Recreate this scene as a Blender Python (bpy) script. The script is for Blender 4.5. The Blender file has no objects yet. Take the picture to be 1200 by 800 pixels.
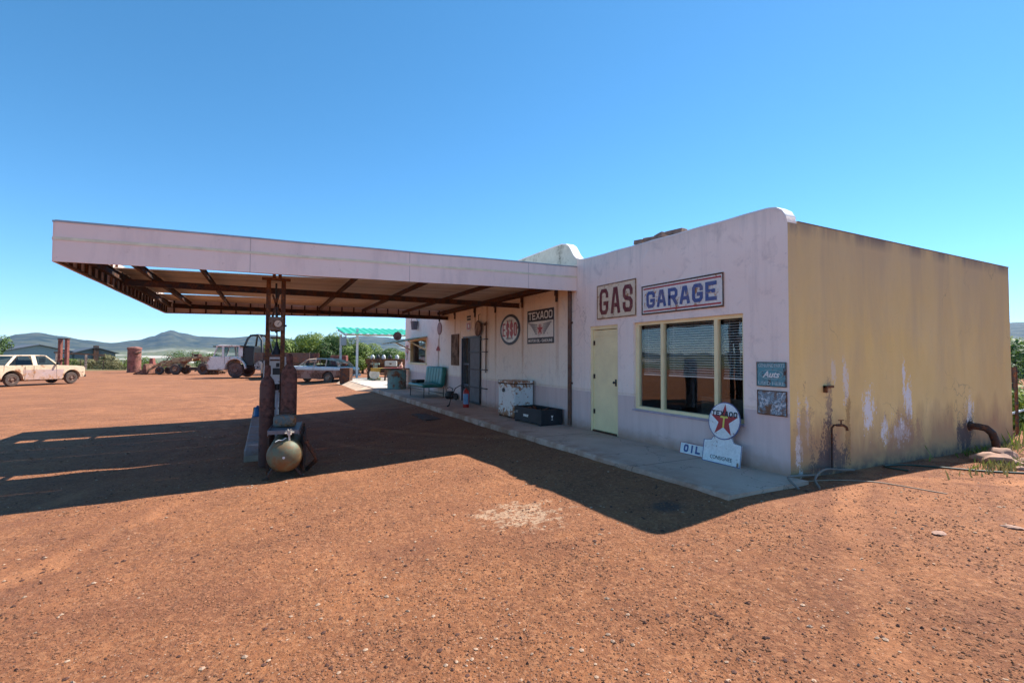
import bpy, bmesh, math, random
from mathutils import Vector, Matrix, noise
R = math.radians
random.seed(7)
sc = bpy.context.scene
col = sc.collection

# ------------------------------------------------------------------ camera
CAM = Vector((-5.8670, -3.7533, 1.4859))
yaw, pitch, roll = R(27.266), R(1.797), R(0.279)
Fv = Vector((math.sin(yaw)*math.cos(pitch), math.cos(yaw)*math.cos(pitch), math.sin(pitch)))
Rv = Vector((math.cos(yaw), -math.sin(yaw), 0)); Uv = Rv.cross(Fv)
R2 = Rv*math.cos(roll)+Uv*math.sin(roll); U2 = -Rv*math.sin(roll)+Uv*math.cos(roll)
cd = bpy.data.cameras.new('camera'); cam = bpy.data.objects.new('camera', cd); col.objects.link(cam)
cam.matrix_world = Matrix(((R2.x, U2.x, -Fv.x, CAM.x), (R2.y, U2.y, -Fv.y, CAM.y), (R2.z, U2.z, -Fv.z, CAM.z), (0, 0, 0, 1)))
cd.sensor_width = 36; cd.lens = 36*559.82/1200; cd.clip_start = 0.05; cd.clip_end = 20000
sc.camera = cam

# ------------------------------------------------------------------ light
SUN = Vector((0.745, 0.135, 1)).normalized()
w = bpy.data.worlds.new('World'); sc.world = w; w.use_nodes = True
nt = w.node_tree; bg = nt.nodes['Background']
sky = nt.nodes.new('ShaderNodeTexSky'); sky.sky_type = 'NISHITA'; sky.sun_disc = False
sky.sun_elevation = math.asin(SUN.z); sky.sun_rotation = math.atan2(SUN.x, SUN.y)
sky.altitude = 1500; sky.air_density = 0.8; sky.dust_density = 0.1; sky.ozone_density = 3.0
hs = nt.nodes.new('ShaderNodeHueSaturation'); hs.inputs['Saturation'].default_value = 1.20; hs.inputs['Hue'].default_value = .487
nt.links.new(sky.outputs[0], hs.inputs['Color']); nt.links.new(hs.outputs[0], bg.inputs[0]); bg.inputs[1].default_value = 0.13
sd = bpy.data.lights.new('sun', 'SUN'); sd.energy = 5.0; sd.angle = R(0.5); sd.color = (1, .95, .87)
so = bpy.data.objects.new('sun', sd); col.objects.link(so)
so.rotation_euler = SUN.to_track_quat('Z', 'Y').to_euler(); so.location = (10, 0, 30)
sc.view_settings.view_transform = 'Standard'; sc.view_settings.look = 'None'
sc.view_settings.gamma = 1; sc.view_settings.use_curve_mapping = False
sc.view_settings.exposure = 0.9
sc.render.engine = 'CYCLES'

# ------------------------------------------------------------------ materials
class NT:
    def __init__(s, name):
        s.m = bpy.data.materials.new(name); s.m.use_nodes = True; s.t = s.m.node_tree
        s.p = s.t.nodes['Principled BSDF']; s.out = s.t.nodes['Material Output']; s._pos = None
    def n(s, typ, **kw):
        q = s.t.nodes.new(typ)
        for k, v in kw.items(): setattr(q, k, v)
        return q
    def l(s, a, b): s.t.links.new(a, b)
    def setin(s, sock, v):
        if isinstance(v, bpy.types.NodeSocket): s.l(v, sock)
        elif isinstance(v, (tuple, list)) and len(v) == 3 and sock.type == 'RGBA': sock.default_value = (*v, 1)
        else: sock.default_value = v
    @property
    def pos(s):
        if s._pos is None: s._pos = s.n('ShaderNodeNewGeometry').outputs['Position']
        return s._pos
    @property
    def obj(s): return s.n('ShaderNodeTexCoord').outputs['Object']
    def map(s, v, scale=(1, 1, 1), loc=(0, 0, 0)):
        q = s.n('ShaderNodeMapping'); s.l(v, q.inputs[0]); q.inputs['Scale'].default_value = scale; q.inputs['Location'].default_value = loc
        return q.outputs[0]
    def noise(s, v, scale, detail=4, rough=.55, dist=0):
        q = s.n('ShaderNodeTexNoise'); s.l(v, q.inputs['Vector']); q.inputs['Scale'].default_value = scale
        q.inputs['Detail'].default_value = detail; q.inputs['Roughness'].default_value = rough; q.inputs['Distortion'].default_value = dist
        return q.outputs['Fac']
    def vor(s, v, scale, out='Distance', feat='F1'):
        q = s.n('ShaderNodeTexVoronoi', feature=feat); s.l(v, q.inputs['Vector']); q.inputs['Scale'].default_value = scale
        return q.outputs[out]
    def ramp(s, f, a, b, c0=0., c1=1.):
        q = s.n('ShaderNodeMapRange'); s.setin(q.inputs[0], f)
        q.inputs[1].default_value = a; q.inputs[2].default_value = b; q.inputs[3].default_value = c0; q.inputs[4].default_value = c1
        return q.outputs[0]
    def math(s, op, a, b=None, c=None):
        q = s.n('ShaderNodeMath', operation=op); s.setin(q.inputs[0], a)
        if b is not None: s.setin(q.inputs[1], b)
        if c is not None: s.setin(q.inputs[2], c)
        return q.outputs[0]
    def mix(s, f, a, b, mode='MIX'):
        q = s.n('ShaderNodeMix', data_type='RGBA', blend_type=mode); s.setin(q.inputs[0], f); s.setin(q.inputs[6], a); s.setin(q.inputs[7], b)
        return q.outputs[2]
    def sep(s, v):
        q = s.n('ShaderNodeSeparateXYZ'); s.l(v, q.inputs[0]); return q.outputs
    def bump(s, h, strength=.3, dist=.01, prev=None):
        q = s.n('ShaderNodeBump'); s.setin(q.inputs['Height'], h); q.inputs['Strength'].default_value = strength; q.inputs['Distance'].default_value = dist
        if prev is not None: s.l(prev, q.inputs['Normal'])
        s.l(q.outputs[0], s.p.inputs['Normal']); return q.outputs[0]
    def base(s, c, rough=.6, metal=0.):
        s.setin(s.p.inputs['Base Color'], c); s.setin(s.p.inputs['Roughness'], rough); s.setin(s.p.inputs['Metallic'], metal)
        return s.m

_plain = {}
def plain(name, c, rough=.6, metal=0., var=.25, scale=6., bump=.15):
    if name in _plain: return _plain[name]
    k = NT(name); f = k.noise(k.obj, scale, 5, .6); f2 = k.noise(k.obj, scale*6, 3, .6)
    dark = tuple(x*(1-var) for x in c); light = tuple(min(1, x*(1+var*.6)) for x in c)
    cc = k.mix(k.ramp(f, .3, .7), dark, light); cc = k.mix(k.ramp(f2, .55, .75, 0, var), cc, tuple(x*.5 for x in c))
    k.bump(f2, bump, .004); _plain[name] = k.base(cc, rough, metal); return k.m

def rusty(name, paint, rust=(.16, .055, .025), amount=.5, scale=3., rough=.65, dust=(.42, .24, .14), dusty=.3, metal=0.):
    """paint worn through to rust in patches, dust in a second pattern"""
    k = NT(name); v = k.obj
    a = k.noise(v, scale, 8, .68, .4); b = k.noise(v, scale*5, 5, .7)
    f = k.math('ADD', k.math('MULTIPLY', a, .75), k.math('MULTIPLY', b, .25))
    th = .62-.25*amount
    m = k.ramp(f, th-.03, th+.03)
    pc = k.mix(k.ramp(b, .3, .7), tuple(x*.82 for x in paint), tuple(min(1, x*1.08) for x in paint))
    pc = k.mix(k.ramp(k.noise(v, scale*.8, 4), .4, .75, 0, dusty), pc, dust)
    rc = k.mix(k.ramp(k.noise(v, scale*7, 4), .35, .65), tuple(x*.5 for x in rust), tuple(min(1, x*1.6) for x in rust))
    c = k.mix(m, pc, rc)
    k.bump(k.math('ADD', k.math('MULTIPLY', m, .6), k.math('MULTIPLY', b, .5)), .3, .006)
    return k.base(c, k.ramp(m, 0, 1, rough, .92), metal)

def ground_mat():
    k = NT('red_dirt'); v = k.pos
    big = k.noise(v, .22, 5, .6); mid = k.noise(v, 1.3, 6, .62); fine = k.noise(v, 14, 6, .7); gr = k.noise(v, 70, 4, .7)
    c = k.mix(k.ramp(big, .35, .68), (.285, .100, .032), (.375, .138, .048))
    c = k.mix(k.ramp(mid, .38, .68, 0, .75), c, (.20, .066, .024))
    c = k.mix(k.ramp(fine, .45, .72, 0, .6), c, (.16, .056, .026))
    c = k.mix(k.ramp(gr, .60, .72, 0, .6), c, (.50, .27, .15))
    vg = k.vor(v, 130, 'Color'); c = k.mix(.55, c, k.mix(k.sep(vg)[0], (.35, .33, .32), (1.0, 1.0, 1.0)), 'MULTIPLY'); vh = k.vor(v, 38, 'Color'); c = k.mix(k.math('MULTIPLY', k.ramp(k.sep(vh)[1], .5, 1.), .35), c, (.52, .24, .11))
    # dark gravel grains and pale grains
    vo = k.vor(v, 46, 'Color'); s1 = k.sep(vo)[0]
    d = k.vor(v, 46); grain = k.math('MULTIPLY', k.ramp(d, .32, .22), k.ramp(s1, .80, .84))
    clump = k.ramp(k.noise(v, 2.1, 4, .6), .42, .6)
    c = k.mix(k.math('MULTIPLY', k.math('MULTIPLY', grain, clump), .6), c, (.055, .022, .016))
    grain2 = k.math('MULTIPLY', k.ramp(d, .3, .2), k.ramp(s1, .12, .08))
    c = k.mix(k.math('MULTIPLY', grain2, .6), c, (.52, .33, .23))
    # tyre-combed pale dust streaks in the far yard (curved, low contrast)
    xyz = k.sep(v)
    ar = k.noise(k.map(v, (.45, 1.0, 1)), .8, 8, .66, 1.6); st = k.ramp(ar, .46, .70)
    c = k.mix(k.math('MULTIPLY', st, k.ramp(xyz[1], 5, 12, .15, .75)), c, (.43, .165, .068))
    ar2 = k.noise(k.map(v, (.35, .8, 1), (7, 3, 0)), 1.7, 6, .65, .6)
    c = k.mix(k.ramp(ar2, .52, .72, 0, .55), c, (.17, .055, .022))
    for cx_, cy_, R0, am in ((14., 16., 19.2, .55), (14., 16., 20.75, .55), (-30., 12., 23.2, .4), (-30., 12., 24.7, .4), (6., -14., 13.2, .45), (6., -14., 14.6, .45)):
        dd = k.n('ShaderNodeVectorMath', operation='DISTANCE'); k.l(k.map(v, (1, 1, 0)), dd.inputs[0]); dd.inputs[1].default_value = (cx_, cy_, 0)
        tr = k.math('ABSOLUTE', k.math('SUBTRACT', k.math('ADD', dd.outputs['Value'], k.math('MULTIPLY', mid, .5)), R0+.25))
        tm = k.math('MULTIPLY', k.ramp(tr, .17, .06), k.ramp(k.noise(v, .5, 4, .6), .42, .60, 0, am)); c = k.mix(tm, c, (.46, .185, .075))
        tm2 = k.math('MULTIPLY', k.math('MULTIPLY', k.ramp(tr, .14, .20), k.ramp(tr, .34, .22)), k.ramp(k.noise(v, .6, 4, .6), .42, .6, 0, am)); c = k.mix(tm2, c, (.17, .055, .022))
    # whitish spilt patch near the middle of the yard
    q = k.n('ShaderNodeVectorMath', operation='DISTANCE'); k.l(k.map(v, (1, 1, 0), (0, 0, 0)), q.inputs[0]); q.inputs[1].default_value = (-3.42, .78, 0)
    pn = k.noise(v, 5.5, 6, .7)
    pm = k.ramp(k.math('SUBTRACT', k.math('MULTIPLY', pn, 1.7), q.outputs['Value']), .44, .60)
    pm = k.math('MULTIPLY', pm, k.ramp(k.noise(v, 16, 4, .7), .40, .5))
    c = k.mix(k.math('MULTIPLY', pm, .5), c, (.58, .42, .28))
    # oily spot beside the kerb
    q2 = k.n('ShaderNodeVectorMath', operation='DISTANCE'); k.l(k.map(v, (1, 1, 0)), q2.inputs[0]); q2.inputs[1].default_value = (-2.05, .05, 0)
    c = k.mix(k.ramp(k.math('ADD', q2.outputs['Value'], k.math('MULTIPLY', fine, .25)), .22, .34, .8, 0), c, (.05, .035, .03))
    # land beyond the yard: scrub, then pale flats, then wooded hills
    r = k.n('ShaderNodeVectorMath', operation='DISTANCE'); k.l(k.map(v, (1, 1, 0)), r.inputs[0]); r.inputs[1].default_value = (CAM.x, CAM.y, 0)
    dist = r.outputs['Value']
    scrub = k.mix(k.ramp(k.noise(v, .05, 5), .35, .65), (.10, .12, .045), (.26, .20, .09))
    scrub = k.mix(k.ramp(k.noise(v, .6, 4), .45, .6), scrub, (.05, .085, .025))
    c = k.mix(k.ramp(k.math('ADD', dist, k.math('MULTIPLY', k.noise(v, .08, 4), 40)), 104, 116), c, scrub)
    fl = k.noise(k.map(v, (1, 1, 0)), .0042, 5, .6)
    flat = k.math('MULTIPLY', k.ramp(fl, .54, .58), k.math('MULTIPLY', k.ramp(dist, 900, 1200), k.ramp(dist, 2500, 2100)))
    c = k.mix(flat, c, (.46, .41, .33))
    hillc = k.mix(k.ramp(k.noise(v, .012, 6, .7), .4, .62), (.008, .020, .010), (.085, .085, .045))
    c = k.mix(k.ramp(dist, 2300, 2600), c, hillc)
    town = k.math('MULTIPLY', k.ramp(k.vor(v, .022, 'Color'), .86, .9), k.math('MULTIPLY', k.ramp(k.noise(v, .0016, 3), .5, .58), k.ramp(dist, 3300, 3000)))
    c = k.mix(k.math('MULTIPLY', town, k.ramp(dist, 2000, 2300)), c, (.7, .68, .62))
    h = k.math('ADD', k.math('MULTIPLY', fine, .5), k.math('ADD', k.math('MULTIPLY', gr, .3), k.math('MULTIPLY', grain, .6)))
    n1 = k.bump(k.noise(v, 5, 5, .65), .8, .06); k.bump(h, 1.0, .035, n1)
    return k.base(c, .95)

def wall_mat():
    """lilac white painted plaster, mauve dado, rust weeps and dirt (front wall, world coords)"""
    k = NT('lilac_plaster'); v = k.pos; x, y, z = k.sep(v)
    f = k.noise(v, 1.1, 6, .6); g_ = k.noise(k.map(v, (1, 4.5, .35)), 1.6, 6, .65); fine = k.noise(v, 18, 5, .7)
    c = k.mix(k.ramp(f, .3, .7), (.96, .77, .67), (.98, .83, .74))
    # clad bay under the canopy: warm bounce light put into the wall colour
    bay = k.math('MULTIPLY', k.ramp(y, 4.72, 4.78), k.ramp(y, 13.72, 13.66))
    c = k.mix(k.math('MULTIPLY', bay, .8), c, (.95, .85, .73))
    c = k.mix(k.math('MULTIPLY', k.math('MULTIPLY', bay, k.ramp(z, 2.0, 2.9)), .45), c, (.78, .55, .34))  # orange towards the top: painted bounce light together with rust stains
    # vertical dirt streaks
    c = k.mix(k.ramp(g_, .52, .78, 0, .3), c, (.46, .37, .36))
    mott = k.noise(v, 3.2, 7, .72, .6); c = k.mix(k.ramp(mott, .54, .68, 0, .38), c, (.55, .44, .41)); c = k.mix(k.ramp(mott, .42, .30, 0, .35), c, (.88, .82, .80))
    band = k.ramp(k.math('ADD', z, k.math('MULTIPLY', f, .03)), .795, .807, 1, 0)
    dado = k.mix(k.ramp(g_, .4, .7), (.70, .535, .50), (.78, .61, .57))
    c = k.mix(k.math('MULTIPLY', band, .95), c, dado)
    line = k.math('MULTIPLY', k.ramp(z, .79, .80), k.ramp(z, .845, .825))
    c = k.mix(k.math('MULTIPLY', line, k.ramp(fine, .3, .6, .1, .5)), c, (.72, .55, .40))
    # rust weeps below the canopy brackets
    for by in (5.4, 7.03, 8.66, 10.17, 11.97, 13.67, 9.25):
        d = k.math('ABSOLUTE', k.math('SUBTRACT', k.math('ADD', y, k.math('MULTIPLY', k.noise(v, 3, 2), .05)), by+.025))
        m = k.math('MULTIPLY', k.ramp(d, .015, .10, 1, 0), k.ramp(z, .9, 2.8, .0, .85))
        c = k.mix(k.math('MULTIPLY', m, k.ramp(g_, .35, .6, .4, 1)), c, (.46, .24, .10))
    # grime under the coping and rising damp
    c = k.mix(k.math('MULTIPLY', k.ramp(z, .35, 0, 0, .55), k.ramp(k.noise(v, 4, 4), .3, .7)), c, (.32, .27, .27))
    c = k.mix(k.math('MULTIPLY', k.ramp(k.math('ADD', z, k.math('MULTIPLY', mott, -.25)), .08, -.10), .7), c, (.42, .22, .13))
    c = k.mix(k.math('MULTIPLY', k.ramp(k.math('ADD', z, k.math('MULTIPLY', g_, .8)), 3.6, 4.1), .45), c, (.40, .40, .38))
    c = k.mix(k.ramp(fine, .62, .76, 0, .5), c, (.45, .36, .36))
    # reeding of the cladding below the canopy
    rib = k.math('MULTIPLY', k.math('ABSOLUTE', k.math('SUBTRACT', k.math('FRACT', k.math('MULTIPLY', y, 5.2)), .5)), bay)
    dv = k.n('ShaderNodeVectorMath', operation='ADD'); k.l(v, dv.inputs[0]); nz = k.n('ShaderNodeTexNoise'); k.l(v, nz.inputs['Vector']); nz.inputs['Scale'].default_value = 3.5; nz.inputs['Detail'].default_value = 5; sc_ = k.n('ShaderNodeVectorMath', operation='SCALE'); k.l(nz.outputs['Color'], sc_.inputs[0]); sc_.inputs['Scale'].default_value = .5; k.l(sc_.outputs[0], dv.inputs[1])
    ck = k.vor(dv.outputs[0], .85, 'Distance', 'DISTANCE_TO_EDGE'); c = k.mix(k.math('MULTIPLY', k.ramp(ck, .008, .002), k.ramp(k.noise(v, .7, 3), .52, .62, 0, .35)), c, (.20, .13, .10))
    b1 = k.bump(k.ramp(rib, .40, .5), .35, .012)
    b2 = k.bump(k.noise(v, 6, 5, .6), .3, .02, b1); k.bump(fine, .25, .006, b2)
    return k.base(c, .85)

def yellow_mat():
    k = NT('ochre_plaster'); v = k.pos; x, y, z = k.sep(v)
    f = k.noise(v, .9, 6, .6); g_ = k.noise(k.map(v, (1.9, 1, .34)), 1.1, 8, .62, .5); fine = k.noise(v, 20, 5, .7)
    c = k.mix(k.ramp(f, .3, .7), (.86, .58, .20), (.90, .64, .27))
    c = k.mix(k.ramp(g_, .42, .7, 0, .35), c, (.68, .46, .22))
    # weathered brown wash down from the coping, drawn out in drips
    top = k.ramp(k.math('ADD', z, k.math('MULTIPLY', k.math('SUBTRACT', k.math('ADD', k.math('MULTIPLY', g_, .6), k.math('MULTIPLY', f, .4)), .5), 4.2)), 1.3, 3.3)
    c = k.mix(k.math('MULTIPLY', top, .6), c, (.52, .375, .24))
    c = k.mix(k.math('MULTIPLY', k.ramp(x, 2.6, 6.8), .22), c, (.48, .33, .15))
    c = k.mix(k.math('MULTIPLY', k.ramp(z, 3.05, 3.25), k.ramp(g_, .35, .6)), c, (.22, .17, .14))
    # splash of red earth and damp at the foot
    foot = k.ramp(k.math('ADD', z, k.math('MULTIPLY', k.noise(k.map(v, (2.2, 1, .8)), 1.4, 5), -1.15)), -.35, .22, 1, 0)
    c = k.mix(k.math('MULTIPLY', foot, .8), c, (.42, .22, .12))
    c = k.mix(k.math('MULTIPLY', k.ramp(z, .16, -.1), k.ramp(k.noise(v, 5, 4), .35, .6)), c, (.12, .085, .075))
    def blob(px, pz, sx, sz, colr, amt, ns=7., th=.5):
        nonlocal c
        dx = k.math('DIVIDE', k.math('SUBTRACT', x, px), sx); dz = k.math('DIVIDE', k.math('SUBTRACT', z, pz), sz)
        d = k.math('SQRT', k.math('ADD', k.math('MULTIPLY', dx, dx), k.math('MULTIPLY', dz, dz)))
        e = k.math('ADD', d, k.math('MULTIPLY', k.math('SUBTRACT', k.math('ADD', k.math('MULTIPLY', k.noise(k.map(v, (1.5, 1, .7)), ns, 4, .6), .5), k.math('MULTIPLY', k.noise(k.map(v, (1.2, 1, .9)), 26, 5, .7), .5)), .5), 7.0))
        c = k.mix(k.math('MULTIPLY', k.ramp(e, .55, .95, 1, 0), amt), c, colr)
    for a in [(1.80, .75, .15, .30, (.84, .79, .76), .95), (2.80, 1.12, .05, .34, (.84, .79, .76), .9), (2.92, .82, .11, .34, (.84, .79, .76), .95),
              (2.68, .40, .26, .20, (.84, .79, .76), .9), (2.22, .42, .10, .18, (.84, .79, .76), .9), (5.02, .55, .16, .26, (.80, .75, .72), .8),
              (1.24, 1.15, .07, .30, (.80, .72, .66), .75), (.17, .35, .07, .55, (.78, .72, .70), .8), (.36, .62, .05, .30, (.80, .72, .66), .6), (.95, 1.3, .06, .2, (.75, .68, .62), .5)]:
        blob(*a)
    for a in [(.82, .85, .09, .40, (.30, .20, .15), .7), (.80, .35, .16, .42, (.17, .10, .075), .85), (1.28, .45, .10, .5, (.40, .22, .08), .75), (4.80, .18, .34, .34, (.07, .055, .06), .9), (.75, .08, .5, .3, (.11, .08, .075), .85), (2.8, .3, .6, .35, (.42, .22, .13), .6), (.3, .5, .2, .5, (.45, .27, .15), .6)]:
        blob(*a, ns=4)
    c = k.mix(k.ramp(fine, .6, .78, 0, .35), c, (.30, .2, .1))
    dv = k.n('ShaderNodeVectorMath', operation='ADD'); k.l(v, dv.inputs[0]); nz = k.n('ShaderNodeTexNoise'); k.l(v, nz.inputs['Vector']); nz.inputs['Scale'].default_value = 3.5; nz.inputs['Detail'].default_value = 5; sc_ = k.n('ShaderNodeVectorMath', operation='SCALE'); k.l(nz.outputs['Color'], sc_.inputs[0]); sc_.inputs['Scale'].default_value = .5; k.l(sc_.outputs[0], dv.inputs[1])
    ck = k.vor(dv.outputs[0], .85, 'Distance', 'DISTANCE_TO_EDGE'); c = k.mix(k.math('MULTIPLY', k.ramp(ck, .008, .002), k.ramp(k.noise(v, .7, 3), .52, .62, 0, .4)), c, (.20, .13, .10))
    b2 = k.bump(k.noise(v, 5, 5, .6), .35, .03); k.bump(fine, .3, .006, b2)
    return k.base(c, .9)

def underside_mat():
    k = NT('canopy_sheeting'); v = k.pos; x, y, z = k.sep(v)
    g_ = k.noise(k.map(v, (.5, 5, 1)), 1.5, 6, .65); f = k.noise(v, .8, 4)
    c = k.mix(k.ramp(g_, .3, .7), (.86, .66, .45), (.96, .84, .68))
    c = k.mix(k.ramp(f, .4, .7, 0, .5), c, (.88, .78, .64))
    g2 = k.noise(k.map(v, (.25, 9, 1)), 1.5, 5, .7); c = k.mix(k.ramp(g2, .50, .72, 0, .75), c, (.36, .20, .11)); lap = k.math('ABSOLUTE', k.math('SUBTRACT', k.math('FRACT', k.math('MULTIPLY', y, 1.6)), .5)); c = k.mix(k.ramp(lap, .04, .015, 0, .7), c, (.24, .13, .08))
    rib = k.math('SINE', k.math('MULTIPLY', y, 82.))
    k.bump(rib, .8, .02)
    return k.base(c, .6)

def fascia_mat():
    k = NT('lilac_fascia_paint'); v = k.pos
    g_ = k.noise(k.map(v, (2.5, 2.5, .6)), 1.3, 6, .65); f = k.noise(v, .5, 4)
    c = k.mix(k.ramp(f, .3, .7), (.96, .71, .61), (.98, .79, .69)); c = k.mix(k.ramp(g_, .5, .8, 0, .4), c, (.48, .37, .35)); x, y, z = k.sep(v); jx = k.math('ABSOLUTE', k.math('SUBTRACT', k.math('FRACT', k.math('MULTIPLY', x, .41)), .5)); c = k.mix(k.ramp(jx, .0035, .0012, 0, .5), c, (.25, .18, .16)); c = k.mix(k.ramp(k.noise(v, 9, 6, .75), .64, .70, 0, .5), c, (.42, .26, .18))
    b = k.bump(k.noise(v, 2.2, 3), .35, .04); k.bump(k.noise(v, 25, 3), .15, .004, b)
    return k.base(c, .55)

def concrete_mat(name='porch_concrete', a=(.50, .34, .255), b=(.64, .45, .345)):
    k = NT(name); v = k.pos
    f = k.noise(v, 1.2, 7, .65); fine = k.noise(v, 25, 5, .7); st = k.noise(v, .5, 4)
    c = k.mix(k.ramp(f, .3, .7), a, b); c = k.mix(k.ramp(st, .45, .65, 0, .5), c, (.34, .22, .16)); c = k.mix(k.ramp(fine, .55, .75, 0, .5), c, tuple(q*.5 for q in a))
    x, y, z = k.sep(v); jy = k.math('ABSOLUTE', k.math('SUBTRACT', k.math('FRACT', k.math('MULTIPLY', k.math('ADD', y, k.math('MULTIPLY', fine, .02)), .38)), .5))
    c = k.mix(k.ramp(jy, .005, .002, 0, .7), c, (.07, .05, .04)); c = k.mix(k.math('MULTIPLY', k.ramp(x, -.9, -1.42), k.ramp(k.noise(v, 2.5, 5, .65), .40, .62, 0, .75)), c, (.30, .13, .065))
    dv = k.n('ShaderNodeVectorMath', operation='ADD'); k.l(v, dv.inputs[0]); nz = k.n('ShaderNodeTexNoise'); k.l(v, nz.inputs['Vector']); nz.inputs['Scale'].default_value = 2.5; nz.inputs['Detail'].default_value = 5; k.l(nz.outputs['Color'], dv.inputs[1])
    c = k.mix(k.math('MULTIPLY', k.ramp(k.vor(dv.outputs[0], .7, 'Distance', 'DISTANCE_TO_EDGE'), .010, .003), .5), c, (.08, .06, .05))
    b1 = k.bump(f, .3, .02); k.bump(fine, .3, .006, b1)
    return k.base(c, .85)

def glass_mat(name='window_glass', tint=(.86, .9, .9), ior=1.9):
    k = NT(name); t = k.n('ShaderNodeBsdfTransparent'); t.inputs[0].default_value = (*tint, 1)
    gl = k.n('ShaderNodeBsdfGlossy'); gl.inputs['Roughness'].default_value = .015
    ge = k.n('ShaderNodeNewGeometry'); dt = k.n('ShaderNodeVectorMath', operation='DOT_PRODUCT'); k.l(ge.outputs['Incoming'], dt.inputs[0]); k.l(ge.outputs['Normal'], dt.inputs[1])
    f0 = 1.6*((ior-1)/(ior+1))**2; q_ = k.math('POWER', k.math('SUBTRACT', 1., k.math('ABSOLUTE', dt.outputs['Value'])), 5.); frv = k.math('MULTIPLY_ADD', q_, 1-f0, f0)
    nz = k.n('ShaderNodeBump'); k.l(k.noise(k.obj, 1.4, 2), nz.inputs['Height']); nz.inputs['Strength'].default_value = .04; nz.inputs['Distance'].default_value = .05
    k.l(nz.outputs[0], gl.inputs['Normal'])
    mx = k.n('ShaderNodeMixShader'); k.l(frv, mx.inputs[0]); k.l(t.outputs[0], mx.inputs[1]); k.l(gl.outputs[0], mx.inputs[2]); k.l(mx.outputs[0], k.out.inputs[0])
    return k.m

def enamel(name, colr, chips=.35, rust=(.16, .07, .035), scale=5.):
    return rusty(name, colr, rust, chips, scale, .35, (.5, .4, .3), .25)

def leaf_mat(name, a, b):
    k = NT(name); v = k.pos
    c = k.mix(k.ramp(k.noise(v, 1.1, 3), .35, .65), a, b); c = k.mix(k.ramp(k.noise(v, 12, 2), .4, .7, 0, .6), c, tuple(q*1.5 for q in b))
    k.p.inputs['Subsurface Weight'].default_value = 0
    tr = k.n('ShaderNodeBsdfTranslucent'); k.l(c, tr.inputs[0]); mx = k.n('ShaderNodeMixShader'); mx.inputs[0].default_value = .30
    k.base(c, .6); k.l(k.p.outputs[0], mx.inputs[1]); k.l(tr.outputs[0], mx.inputs[2]); k.l(mx.outputs[0], k.out.inputs[0])
    return k.m

M = {}
M['ground'] = ground_mat(); M['wall'] = wall_mat(); M['yellow'] = yellow_mat(); M['under'] = underside_mat(); M['fascia'] = fascia_mat()
M['porch'] = concrete_mat(); M['glass'] = glass_mat(ior=1.72); M['car_glass'] = glass_mat('dusty_car_glass', (.42, .47, .47), 1.4)
M['white_plaster'] = plain('white_coping', (.80, .78, .78), .8, var=.15, scale=3)
M['pale_green'] = rusty('pale_green_weathered_plaster', (.62, .66, .60), (.34, .36, .32), .35, 1.6, .85, (.45, .45, .4), .4)
M['cream'] = plain('cream_stripe_paint', (.85, .74, .52), .6, var=.15)
M['yellow_paint'] = plain('pale_yellow_gloss_paint', (.95, .78, .44), .45, var=.12, scale=2.5, bump=.06)
M['dark_steel'] = rusty('dark_rusted_steel', (.035, .022, .018), (.12, .045, .02), .5, 5, .7, (.1, .06, .04), .3)
M['rust_steel'] = rusty('brown_rusted_steel', (.060, .028, .020), (.15, .058, .022), .55, 5, .85, (.14, .07, .04), .3)
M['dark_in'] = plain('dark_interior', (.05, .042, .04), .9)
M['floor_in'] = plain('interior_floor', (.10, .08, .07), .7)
M['blind'] = plain('white_blind_slat', (.80, .70, .62), .6, var=.08)
M['black'] = plain('black_paint', (.02, .02, .022), .5, var=.3)
M['black_rubber'] = plain('dusty_black_rubber', (.045, .038, .034), .9, var=.4, scale=12)
M['dusty_tyre'] = plain('dusty_tyre_rubber', (.11, .075, .058), .95, var=.4, scale=10)
M['teal'] = plain('teal_vinyl', (.02, .19, .165), .35, var=.25, scale=4, bump=.25)
M['red'] = plain('red_enamel', (.42, .025, .02), .35, var=.2)
M['blue'] = plain('blue_enamel', (.03, .12, .36), .4, var=.2)
M['chrome'] = plain('dull_chrome', (.5, .5, .5), .3, 1.0, var=.2)
M['galv'] = plain('galvanised_metal', (.42, .43, .44), .5, .6, var=.2)
M['white_metal'] = plain('off_white_metal', (.68, .68, .66), .5, var=.15)
M['wood'] = rusty('weathered_brown_wood', (.22, .13, .075), (.10, .055, .03), .5, 3, .85)
M['bark'] = plain('tree_bark', (.12, .085, .06), .95, var=.4, scale=8, bump=.5)
M['stone'] = plain('red_brown_rock', (.42, .25, .18), .95, var=.4, scale=5, bump=.6)
M['letter_blue'] = rusty('navy_lettering', (.045, .10, .30), (.45, .34, .25), .10, 9, .45)
M['letter_maroon'] = rusty('maroon_lettering', (.15, .014, .028), (.4, .28, .2), .08, 9, .45)
M['letter_black'] = plain('black_lettering', (.018, .018, .03), .5, var=.2)
M['letter_red'] = plain('red_lettering', (.44, .03, .035), .45, var=.2)
M['letter_white'] = plain('white_lettering', (.80, .78, .74), .5, var=.12)
M['letter_yellow'] = plain('yellow_lettering', (.78, .66, .12), .5, var=.12)

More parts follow.
